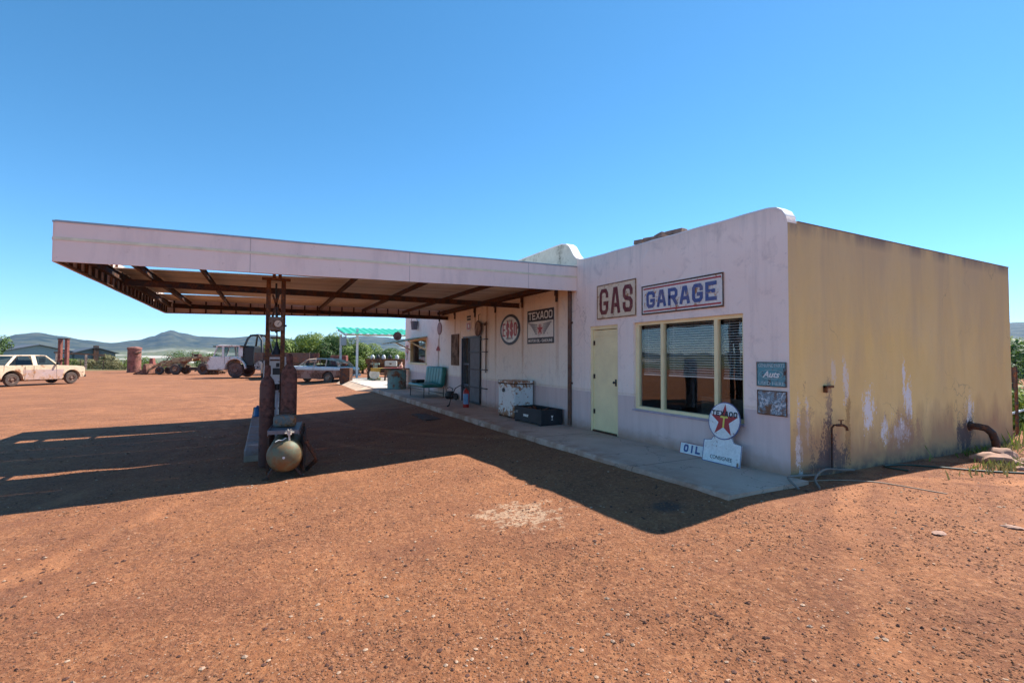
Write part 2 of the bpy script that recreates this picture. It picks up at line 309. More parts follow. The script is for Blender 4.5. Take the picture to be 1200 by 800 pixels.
# ------------------------------------------------------------------ mesh builder
class MB:
    def __init__(s): s.v = []; s.f = []
    def add(s, vs, fs):
        o = len(s.v); s.v += [tuple(q) for q in vs]; s.f += [tuple(i+o for i in f) for f in fs]; return s
    def box(s, x0, x1, y0, y1, z0, z1, rot=None, piv=None):
        if x0 > x1: x0, x1 = x1, x0
        if y0 > y1: y0, y1 = y1, y0
        if z0 > z1: z0, z1 = z1, z0
        vs = [Vector(q) for q in ((x0, y0, z0), (x1, y0, z0), (x1, y1, z0), (x0, y1, z0), (x0, y0, z1), (x1, y0, z1), (x1, y1, z1), (x0, y1, z1))]
        if rot is not None:
            pv = Vector(piv) if piv else Vector(((x0+x1)/2, (y0+y1)/2, (z0+z1)/2)); vs = [pv+rot@(q-pv) for q in vs]
        return s.add(vs, [(0, 3, 2, 1), (4, 5, 6, 7), (0, 1, 5, 4), (1, 2, 6, 5), (2, 3, 7, 6), (3, 0, 4, 7)])
    def bar(s, a, b, w_, h_, up=(0, 0, 1)):
        a = Vector(a); b = Vector(b); d = (b-a).normalized(); up = Vector(up)
        if abs(d.dot(up)) > .98: up = Vector((1, 0, 0))
        sx = d.cross(up).normalized()*w_/2; sz = sx.cross(d).normalized()*h_/2
        vs = [p+q for p in (a, b) for q in (-sx-sz, sx-sz, sx+sz, -sx+sz)]
        return s.add(vs, [(0, 1, 2, 3), (7, 6, 5, 4), (0, 4, 5, 1), (1, 5, 6, 2), (2, 6, 7, 3), (3, 7, 4, 0)])
    def tube(s, pts, r, n=10, cap=True):
        pts = [Vector(p) for p in pts]; rs = r if isinstance(r, (list, tuple)) else [r]*len(pts)
        rings = []; prev = None
        for i, p in enumerate(pts):
            d = ((pts[min(i+1, len(pts)-1)]-pts[max(i-1, 0)])).normalized()
            if prev is None: a = d.orthogonal().normalized()
            else: a = (prev-d*prev.dot(d)).normalized()
            prev = a; b = d.cross(a); rings.append([p+(a*math.cos(2*math.pi*k/n)+b*math.sin(2*math.pi*k/n))*rs[i] for k in range(n)])
        vs = [q for rg in rings for q in rg]; fs = []
        for i in range(len(pts)-1):
            for k in range(n): fs.append((i*n+k, i*n+(k+1) % n, (i+1)*n+(k+1) % n, (i+1)*n+k))
        if cap: fs.append(tuple(reversed(range(n)))); fs.append(tuple(range((len(pts)-1)*n, len(pts)*n)))
        return s.add(vs, fs)
    def lathe(s, prof, c=(0, 0, 0), axis='Z', n=24):
        c = Vector(c); vs = []; fs = []
        for r, h in prof:
            for k in range(n):
                a = 2*math.pi*k/n; u, v_ = r*math.cos(a), r*math.sin(a)
                vs.append(c+(Vector((u, v_, h)) if axis == 'Z' else Vector((v_, h, u)) if axis == 'Y' else Vector((h, u, v_))))
        m = len(prof)
        for i in range(m-1):
            for k in range(n): fs.append((i*n+k, i*n+(k+1) % n, (i+1)*n+(k+1) % n, (i+1)*n+k))
        fs.append(tuple(reversed(range(n)))); fs.append(tuple(range((m-1)*n, m*n)))
        return s.add(vs, fs)
    def prism(s, poly, t0, t1, axis='Y'):
        n = len(poly)
        def P(a, b, t): return (a, t, b) if axis == 'Y' else (t, a, b) if axis == 'X' else (a, b, t)
        vs = [P(a, b, t0) for a, b in poly]+[P(a, b, t1) for a, b in poly]
        fs = [tuple(range(n)), tuple(reversed(range(n, 2*n)))]+[(i, i+n, (i+1) % n+n, (i+1) % n) for i in range(n)]
        return s.add(vs, fs)
    def loft(s, rings, closed=True):
        n = len(rings[0]); vs = [q for r_ in rings for q in r_]; fs = []
        for i in range(len(rings)-1):
            for k in range(n if closed else n-1): fs.append((i*n+k, i*n+(k+1) % n, (i+1)*n+(k+1) % n, (i+1)*n+k))
        if closed: fs.append(tuple(reversed(range(n)))); fs.append(tuple(range((len(rings)-1)*n, len(rings)*n)))
        return s.add(vs, fs)
    def pieces(s):
        par = list(range(len(s.v)))
        def fd(a):
            while par[a] != a: par[a] = par[par[a]]; a = par[a]
            return a
        for f in s.f:
            for q in f[1:]: par[fd(q)] = fd(f[0])
        grp = {}
        for f in s.f: grp.setdefault(fd(f[0]), []).append(f)
        out = []
        for fs in grp.values():
            ids = sorted({q for f in fs for q in f}); mp = {q: i for i, q in enumerate(ids)}
            b = MB(); b.v = [s.v[q] for q in ids]; b.f = [tuple(mp[q] for q in f) for f in fs]; out.append(b)
        return out
    def build(s, name, m, parent=None, bevel=0, seg=2, smooth=None, loc=None, rot=None, jitter=0):
        if name in ('pillar', 'rail', 'wing', 'partition', 'brace', 'side_window', 'band', 'hinge_strap', 'cover_strip', 'edge', 'lift_arm', 'door_gap', 'crossbar', 'wheel_leg') and parent is not None:
            ps = s.pieces()
            if len(ps) > 1:
                os_ = [q.build(name, m, parent, bevel, seg, smooth, loc, rot, jitter) for q in ps]; return os_[0]
        me = bpy.data.meshes.new(name); me.from_pydata(s.v, [], s.f); me.update()
        bm = bmesh.new(); bm.from_mesh(me); bmesh.ops.recalc_face_normals(bm, faces=bm.faces)
        if jitter:
            for q in bm.verts: q.co += noise.noise_vector(q.co*3.1+Vector((5.2, 1.1, 9.7)))*jitter
        bm.to_mesh(me); bm.free()
        if smooth is not None:
            me.shade_smooth(); me.set_sharp_from_angle(angle=R(smooth))
        o = bpy.data.objects.new(name, me); col.objects.link(o); me.materials.append(m)
        if parent is not None: o.parent = parent
        if loc is not None: o.location = loc
        if rot is not None: o.rotation_euler = rot
        if bevel:
            b = o.modifiers.new('bevel', 'BEVEL'); b.width = bevel; b.segments = seg; b.limit_method = 'ANGLE'; b.angle_limit = R(35); b.harden_normals = False
        return o

def tag(o, label=None, cat=None, group=None, kind=None):
    if label: o['label'] = label
    if cat: o['category'] = cat
    if group: o['group'] = group
    if kind: o['kind'] = kind
    return o
def thing(name, label, cat, loc=(0, 0, 0), rz=0, group=None):
    o = bpy.data.objects.new(name, None); col.objects.link(o); o.location = loc; o.rotation_euler = (0, 0, rz); o.empty_display_size = .1
    return tag(o, label, cat, group)
def copy_tree(o, parent=None):
    c = o.copy(); col.objects.link(c); c.parent = parent
    for ch in o.children: copy_tree(ch, c)
    return c

# text ------------------------------------------------------------------
def text_mesh(name, txt, size, width, m, parent, loc, rot=(R(90), 0, 0), bold=.0, depth=.001, shear=0):
    cu = bpy.data.curves.new(name, 'FONT'); cu.body = txt; cu.size = size; cu.align_x = 'CENTER'; cu.align_y = 'CENTER'
    cu.offset = bold; cu.extrude = depth; cu.shear = shear; cu.resolution_u = 3
    t = bpy.data.objects.new(name, cu); col.objects.link(t)
    dg = bpy.context.evaluated_depsgraph_get(); me = bpy.data.meshes.new_from_object(t.evaluated_get(dg)); me.name = name
    bpy.data.objects.remove(t); bpy.data.curves.remove(cu)
    xs = [q.co.x for q in me.vertices]; ys = [q.co.y for q in me.vertices]; cx = (max(xs)+min(xs))/2; cy = (max(ys)+min(ys))/2
    sx = width/(max(xs)-min(xs)) if width else 1; sy = size/(max(ys)-min(ys))
    for q in me.vertices: q.co.x = (q.co.x-cx)*sx; q.co.y = (q.co.y-cy)*sy
    me.materials.clear(); me.materials.append(m)
    o = bpy.data.objects.new(name, me); col.objects.link(o); o.parent = parent; o.location = loc; o.rotation_euler = rot
    return o
C8 = .2
GL = {'G': [[(1, .76), (1, .85), (.8, 1), (.2, 1), (0, .85), (0, .15), (.2, 0), (.8, 0), (1, .15), (1, .42), (.62, .42)]],
      'A': [[(0, 0), (.36, 1), (.64, 1), (1, 0)], [(.17, .28), (.83, .28)]],
      'R': [[(0, 0), (0, 1), (.8, 1), (1, .86), (1, .60), (.8, .47), (.12, .47)], [(.5, .47), (1, 0)]],
      'E': [[(1, 1), (0, 1), (0, 0), (1, 0)], [(.1, .5), (.82, .5)]],
      'S': [[(1, .74), (1, .86), (.8, 1), (.2, 1), (0, .86), (0, .64), (.2, .53), (.8, .47), (1, .36), (1, .14), (.8, 0), (.2, 0), (0, .14), (0, .26)]],
      'O': [[(.5, 1), (.2, 1), (0, .82), (0, .18), (.2, 0), (.8, 0), (1, .18), (1, .82), (.8, 1), (.5, 1)]],
      'I': [[(.5, 0), (.5, 1)]], 'L': [[(0, 1), (0, 0), (1, 0)]], 'T': [[(0, 1), (1, 1)], [(.5, .95), (.5, 0)]],
      'X': [[(0, 0), (1, 1)], [(0, 1), (1, 0)]]}
GL['$'] = GL['S']+[[(.5, 1.16), (.5, -.16)]]
def stroke_text(name, txt, h, adv, lw, t, m, parent, y=-.006, cx=0, cz=0, gap=.3, arc=0, slant=0):
    """painted block letters: h high, each letter lw wide, stroke t; local x right, z up, facing -y"""
    b = MB(); n = len(txt); tot = n*lw+(n-1)*gap; x0 = cx-tot/2; lay = 0
    for i, ch in enumerate(txt):
        ox = x0+i*(lw+gap)
        for st in GL.get(ch, []):
            P = [Vector((ox+t/2+p[0]*(lw-t)+slant*p[1]*h, cz-h/2+t/2+p[1]*(h-t))) for p in st]
            if arc: P = [Vector((q.x, q.y+arc*(1-((q.x-cx)/(tot/2))**2))) for q in P]
            L, Rr = [], []
            for j, q in enumerate(P):
                d0 = (q-P[j-1]).normalized() if j else (P[1]-P[0]).normalized()
                d1 = (P[j+1]-q).normalized() if j < len(P)-1 else d0
                nn = Vector((-(d0+d1).y, (d0+d1).x))
                nn = nn.normalized() if nn.length > 1e-4 else Vector((-d0.y, d0.x))
                kx = 1/max(.5, nn.dot(Vector((-d0.y, d0.x)))); e = q.copy()
                if j == 0: e = q-d1*t/2*(0 if st[0] == st[-1] else 1)
                if j == len(P)-1: e = q+d0*t/2*(0 if st[0] == st[-1] else 1)
                L.append(e+nn*t/2*kx); Rr.append(e-nn*t/2*kx)
            yy = y-lay*.0004; lay += 1
            vs = [(q.x, yy, q.y) for q in L]+[(q.x, yy, q.y) for q in Rr]; k = len(L)
            b.add(vs, [(j, j+1, k+j+1, k+j) for j in range(k-1)])
    return b.build(name, m, parent)

# ------------------------------------------------------------------ terrain
def g(x, y):
    d = max(0, -x-1.4); yy = min(max(y, 0), 80)
    return -.04-.004*yy-.05*min(1, yy/6)-.31*(1-math.exp(-d/3))-.015*min(max(x, 0), 60)
RIDGE = [(-400, 14), (-50, 14), (0, 18), (20, 23), (43, 25), (70, 21), (100, 16.5), (130, 13.5), (160, 17), (180, 22), (190, 26.5), (200, 29), (212, 25.5), (235, 21.5), (270, 20), (300, 22),
         (320, 23), (345, 18), (375, 14), (390, 18), (401, 21), (430, 23), (449, 22), (470, 20), (520, 22), (700, 25), (1000, 26), (1150, 36), (1190, 44), (1260, 46), (1600, 40)]
def terrain_h(x, y):
    dx, dy = x-CAM.x, y-CAM.y; r = math.hypot(dx, dy)
    h = g(x, y)
    if r < 14:
        p = Vector((x, y, 0)); h += noise.noise(p*1.6)*.014*min(1, r/2)+noise.noise(p*6)*.005
    if 100 < r: h += noise.noise(Vector((x, y, 0))*.02)*.4*min(1, (r-100)/100)
    if r > 130:
        t = min(1, (r-130)/600); h += -24*(t*t*(3-2*t))
    if r > 1500:
        a = math.atan2(dx, dy)-yaw
        if abs(a) < R(75): u = 600+560*math.tan(a)
        else: u = 1600 if a > 0 else -400
        u = max(-400, min(1600, u)); dv = 20
        for (u0, v0), (u1, v1) in zip(RIDGE, RIDGE[1:]):
            if u0 <= u <= u1:
                t = (u-u0)/(u1-u0); t = t*t*(3-2*t); dv = v0+(v1-v0)*t; break
        ca = max(math.cos(a), .3); H = dv*ca/560*3600
        p = Vector((x, y, 0))
        ridge = H*math.exp(-((r-3600)/900)**2)+25*min(1, (r-1500)/900)
        rel = noise.fractal(p*.0016, 1.0, 2.0, 6)
        h += ridge*(1+.10*rel*min(1, abs(r-3600)/500+.12))+rel*14*math.exp(-((r-2600)/500)**2)
    return h
def build_ground():
    import numpy as np
    ang = [R(-55)+R(110)*i/460 for i in range(461)]+[R(55)+R(250)*i/90 for i in range(1, 90)]
    rad = [0.25*(5600/.25)**(i/300) for i in range(301)]
    vs = [(CAM.x, CAM.y, g(CAM.x, CAM.y))]
    for r in rad:
        for a in ang:
            x = CAM.x+r*math.sin(a+yaw); y = CAM.y+r*math.cos(a+yaw); vs.append((x, y, terrain_h(x, y)))
    n = len(ang); fs = [(0, 1+(k+1) % n, 1+k) for k in range(n)]
    for i in range(len(rad)-1):
        for k in range(n): fs.append((1+i*n+k, 1+i*n+(k+1) % n, 1+(i+1)*n+(k+1) % n, 1+(i+1)*n+k))
    me = bpy.data.meshes.new('ground'); me.from_pydata(vs, [], fs); me.shade_smooth(); me.materials.append(M['ground'])
    o = bpy.data.objects.new('ground', me); col.objects.link(o); tag(o, kind='structure')
    if me.polygons[5000].normal.z < 0: me.flip_normals()
build_ground()

# haze: even air round everything
hz = MB().box(-6500, 6500, -6500, 6500, -60, 420)
k = NT('haze_air'); k.t.nodes.remove(k.p); pv = k.n('ShaderNodeVolumePrincipled'); pv.inputs['Density'].default_value = .00007; pv.inputs['Color'].default_value = (.22, .50, .95, 1); pv.inputs['Anisotropy'].default_value = .2
k.l(pv.outputs[0], k.out.inputs['Volume'])
tag(hz.build('haze', k.m), kind='stuff')

# ------------------------------------------------------------------ loose stones on the yard
def pebbles():
    import numpy as np
    rng = np.random.default_rng(3)
    base = [(0, 0, .75), (.9, .1, 0), (.25, .85, .05), (-.75, .5, 0), (-.7, -.55, .08), (.3, -.9, 0), (0, 0, -.4)]
    faces = [(0, 1, 2), (0, 2, 3), (0, 3, 4), (0, 4, 5), (0, 5, 1), (6, 2, 1), (6, 3, 2), (6, 4, 3), (6, 5, 4), (6, 1, 5)]
    for name, N, rmin, rmax, p, mat_, lab in (('gravel', 90000, .002, .010, 2.0, 'g1', 0), ('dark_gravel', 7000, .003, .013, 2.4, 'g2', 1), ('pale_gravel', 5000, .003, .013, 2.4, 'g3', 2)):
        b = MB(); cnt = 0
        while cnt < N:
            r = 1.6+14*(rng.random()**1.9); a = R(-52)+R(104)*rng.random()
            x = CAM.x+r*math.sin(a+yaw); y = CAM.y+r*math.cos(a+yaw)
            if x > -1.5 and y > -.05: continue
            if noise.noise(Vector((x*.9, y*.9, lab*7)))+noise.noise(Vector((x*3, y*3, 3)))*.6 < rng.random()*.9-.55: continue
            s = rmin+(rmax-rmin)*rng.random()**(p*1.6); s *= 1+.05*r
            z = terrain_h(x, y); ca, sa = math.cos(rng.random()*6.28), math.sin(rng.random()*6.28); sx, sy, sz = (.55+.9*rng.random() for _ in range(3))
            b.add([(x+s*(ca*px*sx-sa*py*sy), y+s*(sa*px*sx+ca*py*sy), z+s*.25+s*pz*sz*.8) for px, py, pz in base], faces); cnt += 1
        c = {'g1': (.28, .115, .055), 'g2': (.10, .040, .026), 'g3': (.46, .30, .20)}[mat_]
        tag(b.build(name, plain(name+'_stone', c, .95, var=.5, scale=1.5)), kind='stuff')
pebbles()

# ------------------------------------------------------------------ the station building
stn = thing('gas_station_building', 'low lilac and ochre roadside gas station building with curved parapets', 'building', (0, 0, 0))
def grid_wall(ys, zs, skip, x0, x1, top=None):
    """wall slab between x0 (front) and x1 with openings; skip = list of (y0,y1,z0,z1)"""
    b = MB(); ys = sorted(set(ys)); zs = sorted(set(zs))
    def solid(i, j):
        if i < 0 or j < 0 or i >= len(ys)-1 or j >= len(zs)-1: return False
        cy, cz = (ys[i]+ys[i+1])/2, (zs[j]+zs[j+1])/2
        return not any(a < cy < b_ and c < cz < d for a, b_, c, d in skip)
    for i in range(len(ys)-1):
        for j in range(len(zs)-1):
            if not solid(i, j): continue
            a, b_, c, d = ys[i], ys[i+1], zs[j], zs[j+1]
            b.add([(x0, a, c), (x0, b_, c), (x0, b_, d), (x0, a, d)], [(0, 1, 2, 3)]); b.add([(x1, a, c), (x1, b_, c), (x1, b_, d), (x1, a, d)], [(3, 2, 1, 0)])
            for (di, dj, q) in ((-1, 0, [(x0, a, c), (x1, a, c), (x1, a, d), (x0, a, d)]), (1, 0, [(x0, b_, c), (x1, b_, c), (x1, b_, d), (x0, b_, d)]),
                                (0, -1, [(x0, a, c), (x1, a, c), (x1, b_, c), (x0, b_, c)]), (0, 1, [(x0, a, d), (x1, a, d), (x1, b_, d), (x0, b_, d)])):
                if not solid(i+di, j+dj): b.add(q, [(0, 1, 2, 3)])
    return b
DOOR = (3.30, 4.17, -.02, 2.10); WIN = (.65, 2.87, .57, 2.10); DW = (9.70, 11.28, -.02, 2.14); KIO = (15.3, 17.75, 1.20, 2.20)
openings = [DOOR, WIN, DW, KIO]
ys = [0, 18.65]+[q for o in openings for q in o[:2]]; zs = [-.35, 2.60]+[q for o in openings for q in o[2:]]
# wall core up to 2.6 m, then the shaped parapet as one prism above (butted)
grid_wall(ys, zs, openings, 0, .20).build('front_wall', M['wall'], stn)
def parapet_profile():
    P = [(0, 2.60), (0, 3.20), (.02, 3.30), (.07, 3.385), (.15, 3.44), (.26, 3.462)]
    for i in range(1, 12): P.append((.26+(4.35-.26)*i/12, 3.462+.055*i/12+.004*math.sin(i*2.3)))
    P += [(4.35, 3.525), (4.52, 3.55), (4.66, 3.60), (4.76, 3.69), (4.84, 3.80), (4.93, 3.91), (5.05, 3.98), (5.22, 4.015), (5.5, 4.02), (9, 4.01), (18.40, 4.0), (18.55, 3.96), (18.65, 3.85), (18.65, 2.60)]
    return P
PP = parapet_profile()
pb = MB(); pb.prism([(a, b) for a, b in PP], .0, .19, 'X'); o = pb.build('parapet', M['wall'], stn, smooth=50)
# white painted coping following the curve (top faces), slightly proud
cb = MB(); top = PP[2:-2]
rings = [[(-.004, y, z+.003), (.204, y, z+.003), (.204, y, z-.02), (-.004, y, z-.02)] for y, z in top]
rings = [[(x, y, z) for x, y, z in r_] for r_ in rings]
cb.loft(rings); cb.build('coping', M['white_plaster'], stn, smooth=50)
# the tall parapet keeps its older green-white coat above the canopy
gb = MB(); pts = [(4.62, 3.575), (4.78, 3.70), (4.86, 3.80), (4.94, 3.895), (5.06, 3.962), (5.22, 3.995), (5.5, 4.0), (18.3, 3.985), (18.3, 3.45), (4.62, 3.45)]
gb.prism(pts, -.0035, .0, 'X'); gb.build('old_paint_coat', M['pale_green'], stn)
# ochre gable wall and its thin capping, rear and left walls, roof deck
grid_b = MB(); grid_b.box(.20, 6.80, 0, .2, -.45, 3.235); grid_b.box(.0, .20, -.003, .0, -.3, 3.21)
grid_b.build('gable_wall', M['yellow'], stn)
MB().box(.21, 6.81, -.004, .204, 3.235, 3.25).build('capping', plain('weathered_capping', (.26, .20, .14), .9), stn)
MB().box(6.60, 6.80, .2, 18.65, -.6, 3.2).box(.2, 6.6, 18.45, 18.65, -.6, 3.2).build('rear_wall', M['wall'], stn)
MB().box(.2, 6.6, .2, 18.45, 2.95, 3.05).build('roof', plain('roof_deck', (.3, .28, .26), .8), stn)
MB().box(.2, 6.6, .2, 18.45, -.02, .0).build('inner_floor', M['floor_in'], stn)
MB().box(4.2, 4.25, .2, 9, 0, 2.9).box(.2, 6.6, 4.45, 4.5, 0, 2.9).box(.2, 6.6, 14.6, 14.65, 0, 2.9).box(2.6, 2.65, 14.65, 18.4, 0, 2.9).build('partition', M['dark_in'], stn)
# --- pale yellow door
d = MB(); d.box(.055, .095, 3.36, 4.11, .03, 2.02); dr = d.build('door', M['yellow_paint'], stn, bevel=.003)
MB().box(.046, .0545, 3.375, 4.095, 1.90, 1.915).build('rail', M['yellow_paint'], dr)
for z_ in (.35, 1.05, 1.72): MB().box(.044, .0545, 4.06, 4.108, z_, z_+.09).build('hinge', M['dark_steel'], dr)
MB().box(.048, .0545, 3.375, 4.095, .05, .06).build('rail', M['yellow_paint'], dr)
MB().lathe([(.006, 0), (.006, -.04), (.022, -.042), (.026, -.055), (.018, -.068)], (.055, 3.42, 1.0), 'X', 14).box(.048, .0545, 3.40, 3.44, .93, 1.06).build('handle', M['black'], dr, smooth=40)
MB().box(.03, .12, 3.30, 3.36, -.0, 2.10).box(.03, .12, 4.11, 4.17, -.0, 2.10).box(.03, .12, 3.36, 4.11, 2.03, 2.10).build('door_frame', M['yellow_paint'], stn, bevel=.003)
MB().box(.02, .2, 3.36, 4.11, .0, .028).build('threshold', M['dark_steel'], stn)
# --- wide office window with three lights and blinds
wf = MB(); y0, y1, z0, z1 = WIN
wf.box(.05, .11, y0, y0+.05, z0, z1).box(.05, .11, y1-.09, y1, z0, z1).box(.05, .11, y0+.05, y1-.09, z1-.055, z1).box(.04, .12, y0+.05, y1-.09, z0, z0+.05)
for m_ in (1.11, 2.19): wf.box(.045, .115, m_, m_+.065, z0+.05, z1-.055)
win = wf.build('window', M['yellow_paint'], stn, bevel=.003)
for a, b_ in ((y0+.05, 1.11), (1.175, 2.19), (2.255, y1-.09)):
    MB().add([(.085, a, z0+.05), (.085, b_, z0+.05), (.085, b_, z1-.055), (.085, a, z1-.055)], [(0, 1, 2, 3)]).build('pane', M['glass'], win)
    bl = MB(); zt = z1-.07; zb = 1.22; nn = 22
    for i in range(nn):
        z = zt-(zt-zb)*i/(nn-1); bl.box(.150, .176, a+.02, b_-.02, z-.0012, z+.0012, Matrix.Rotation(R(-28), 3, 'Y'))
    bl.box(.145, .185, a+.02, b_-.02, zb-.05, zb-.025)
    for q in (a+.12, b_-.12): bl.box(.1615, .1635, q, q+.003, zb, zt)
    bl.build('blind', M['blind'], win)
MB().box(-.02, .05, y0-.02, y1+.02, z0-.035, z0-.002).build('sill', plain('sill_paint', (.46, .38, .44), .8), win, bevel=.004)
# office furniture dimly seen
MB().box(1.4, 2.2, .8, 2.6, .0, .76).box(2.9, 3.3, .6, 1.5, 0, 1.7).build('office_counter', plain('counter_wood', (.16, .11, .08), .5), stn)
# --- doorway under the canopy: frame + barred screen leaf
MB().box(.02, .14, 9.70, 9.75, 0, 2.14).box(.02, .14, 11.23, 11.28, 0, 2.14).box(.02, .14, 9.75, 11.23, 2.09, 2.14).build('doorway_frame', plain('grey_door_frame', (.25, .27, .30), .6), stn, bevel=.003)
sl = MB(); sl.box(-.06, -.02, 9.66, 9.71, .02, 2.10).box(-.06, -.02, 10.52, 10.57, .02, 2.10).box(-.06, -.02, 9.71, 10.52, .02, .08).box(-.06, -.02, 9.71, 10.52, 2.05, 2.10)
for z in (.52, 1.08, 1.62): sl.box(-.065, -.015, 9.71, 10.52, z-.02, z+.02)
sl = sl.build('screen_door', M['black'], stn, bevel=.003)
MB().add([(-.04, 9.71, .08), (-.04, 10.52, .08), (-.04, 10.52, 2.05), (-.04, 9.71, 2.05)], [(0, 1, 2, 3)]).build('mesh_panel', plain('dark_fly_mesh', (.13, .13, .14), .6, .3), sl)
hb = MB()
for z in (.52, 1.08, 1.62, 2.0): hb.box(-.055, -.004, 9.18, 9.66, z-.012, z+.012)
hb.build('hinge_strap', M['black'], sl)
MB().box(-.055, -.015, 11.16, 11.225, .02, 2.08).box(.0, .03, 10.62, 11.16, .5, .58).box(.0, .03, 10.62, 11.16, 1.2, 1.26).build('inner_door', plain('blue_black_door', (.04, .055, .09), .5), stn)
# boarded opening left of the door
MB().box(-.03, -.003, 11.55, 12.28, 1.17, 2.25).box(-.04, -.03, 11.57, 11.63, 1.19, 2.23).box(-.04, -.03, 12.20, 12.26, 1.19, 2.23).build('shutter', M['wood'], stn, bevel=.004)
# kiosk hatch with its prop-up flap
MB().box(-.02, .12, 15.3, 15.36, 1.2, 2.2).box(-.02, .12, 17.69, 17.75, 1.2, 2.2).box(-.02, .12, 15.36, 17.69, 2.14, 2.2).box(-.06, .12, 15.2, 17.85, 1.12, 1.198).build('hatch_frame', M['yellow_paint'], stn, bevel=.004)
fl = MB(); fl.bar((-.02, 16.5, 2.28), (-1.25, 16.5, 2.02), 2.7, .03); fl = fl.build('hatch_flap', rusty('olive_flap_paint', (.42, .42, .22), (.2, .14, .08), .4, 3), stn)
MB().bar((-.02, 15.4, 1.75), (-.75, 15.4, 2.10), .05, .05).build('prop', M['yellow_paint'], fl); MB().bar((-.02, 17.6, 1.75), (-.75, 17.6, 2.10), .05, .05).build('prop', M['yellow_paint'], fl)
MB().box(.03, .05, 15.4, 16.5, 1.22, 2.12).build('pane', M['glass'], fl)
MB().box(.14, .18, 15.5, 15.62, 1.22, 1.5).build('hatch_bottle', plain('green_bottle', (.05, .35, .12), .2), stn)
# downpipe in the wall joint, brackets
MB().tube([(-.045, 4.83, .03), (-.045, 4.83, 2.98)], .042, 14).box(-.01, 0, 4.77, 4.89, .9, .94).box(-.01, 0, 4.77, 4.89, 2.2, 2.24).build('downpipe', rusty('brown_downpipe', (.10, .05, .04), (.16, .07, .04), .4, 4), stn, smooth=40)
for by, bz in ((5.4, 2.73), (7.03, 2.74), (8.66, 2.74), (10.17, 2.72), (11.97, 2.78), (13.64, 2.80)):
    MB().box(-.035, -.002, by-.03, by+.03, bz, 3.02).box(-.05, -.035, by-.045, by+.045, bz+.14, 3.0).build('bracket', M['dark_steel'], stn)
# vertical cover strips of the cladding
cs = MB()
for q in (5.9, 7.05, 8.66, 9.3, 11.45, 11.97, 13.7): cs.box(-.008, -.002, q-.02, q+.02, .02 if q not in (11.97,) else 2.3, 2.72)
cs.build('cover_strip', M['wall'], stn)

# porch slab with kerb edge
def porch():
    b = MB(); ysr = [-.22+i*(18.87/60) for i in range(61)]; sec = []
    for y in ysr:
        j = .012*noise.noise(Vector((0, y*1.3, 4))); e = .01*noise.noise(Vector((7, y*2.1, 1)))
        sec.append([(-1.42+j, y, -.4), (-1.42+j, y, -.03+e), (-1.395+j, y, 0), (-1.0, y, 0), (-.002, y, 0), (-.002, y, -.4)])
    b.loft(sec); return b.build('porch', M['porch'], None, smooth=40)
tag(porch(), kind='structure')
# apron beyond the building end, sunlight put into its paler concrete, and its ramp
b = MB(); b.prism([(-1.42, 18.66), (7, 18.66), (7, 30), (-1.42, 30)], -.4, -.002, 'Z'); tag(b.build('concrete_apron', concrete_mat('sunlit_apron_concrete', (.52, .45, .38), (.68, .60, .50))), kind='structure')
b = MB(); b.add([(-1.425, 18.9, -.02), (-1.425, 28.5, -.02), (-2.1, 28.0, -.36), (-2.25, 21.5, -.36), (-1.425, 18.9, -.4), (-1.425, 28.5, -.5)], [(0, 1, 2, 3), (0, 3, 4), (1, 5, 2)])
tag(b.build('sand_ramp', plain('pale_sand', (.66, .45, .30), .95, var=.3, scale=1.5)), kind='structure')

# ------------------------------------------------------------------ canopy
can = thing('canopy', 'wide flat forecourt canopy with lilac fascia over the pumps', 'canopy', (0, 0, 0))
A = Vector((-8.27, 4.26)); B = Vector((-.012, 4.64)); Cc = Vector((-8.40, 12.75)); D = Vector((-.012, 13.15))
def zb(x): return 2.66+(2.885-2.66)*(x+8.27)/8.26
def strip(P, Q, lo, hi, t, nrm, n=26, wob=.0):
    rings = []
    for i in range(n+1):
        q = P.lerp(Q, i/n); w_ = wob*noise.noise(Vector((q.x*1.1, q.y*1.1, 3))); z = zb(q.x)
        dz = wob*.6*noise.noise(Vector((q.x*.8, q.y*.8, 8)))
        a = q+nrm*w_; c = a+nrm*t
        rings.append([(a.x, a.y, z+lo+dz), (a.x, a.y, z+hi+dz), (c.x, c.y, z+hi+dz), (c.x, c.y, z+lo+dz)])
    return MB().loft(rings)
for P, Q, nr in ((A, B, Vector((.046, -1)).normalized()), (Cc, A, Vector((-1, -.015)).normalized()), (D, Cc, Vector((-.04, 1)).normalized())):
    f_ = strip(P, Q, 0, .51, .025, nr, wob=.014).build('fascia', M['fascia'], can, smooth=30)
    strip(P+nr*.026, Q+nr*.026, .275, .315, .006, nr, wob=.014).build('stripe', M['cream'], f_, smooth=30)
    strip(P+nr*.0, Q+nr*.0, .505, .53, .035, nr, wob=.014).build('capping', M['galv'], f_, smooth=30)
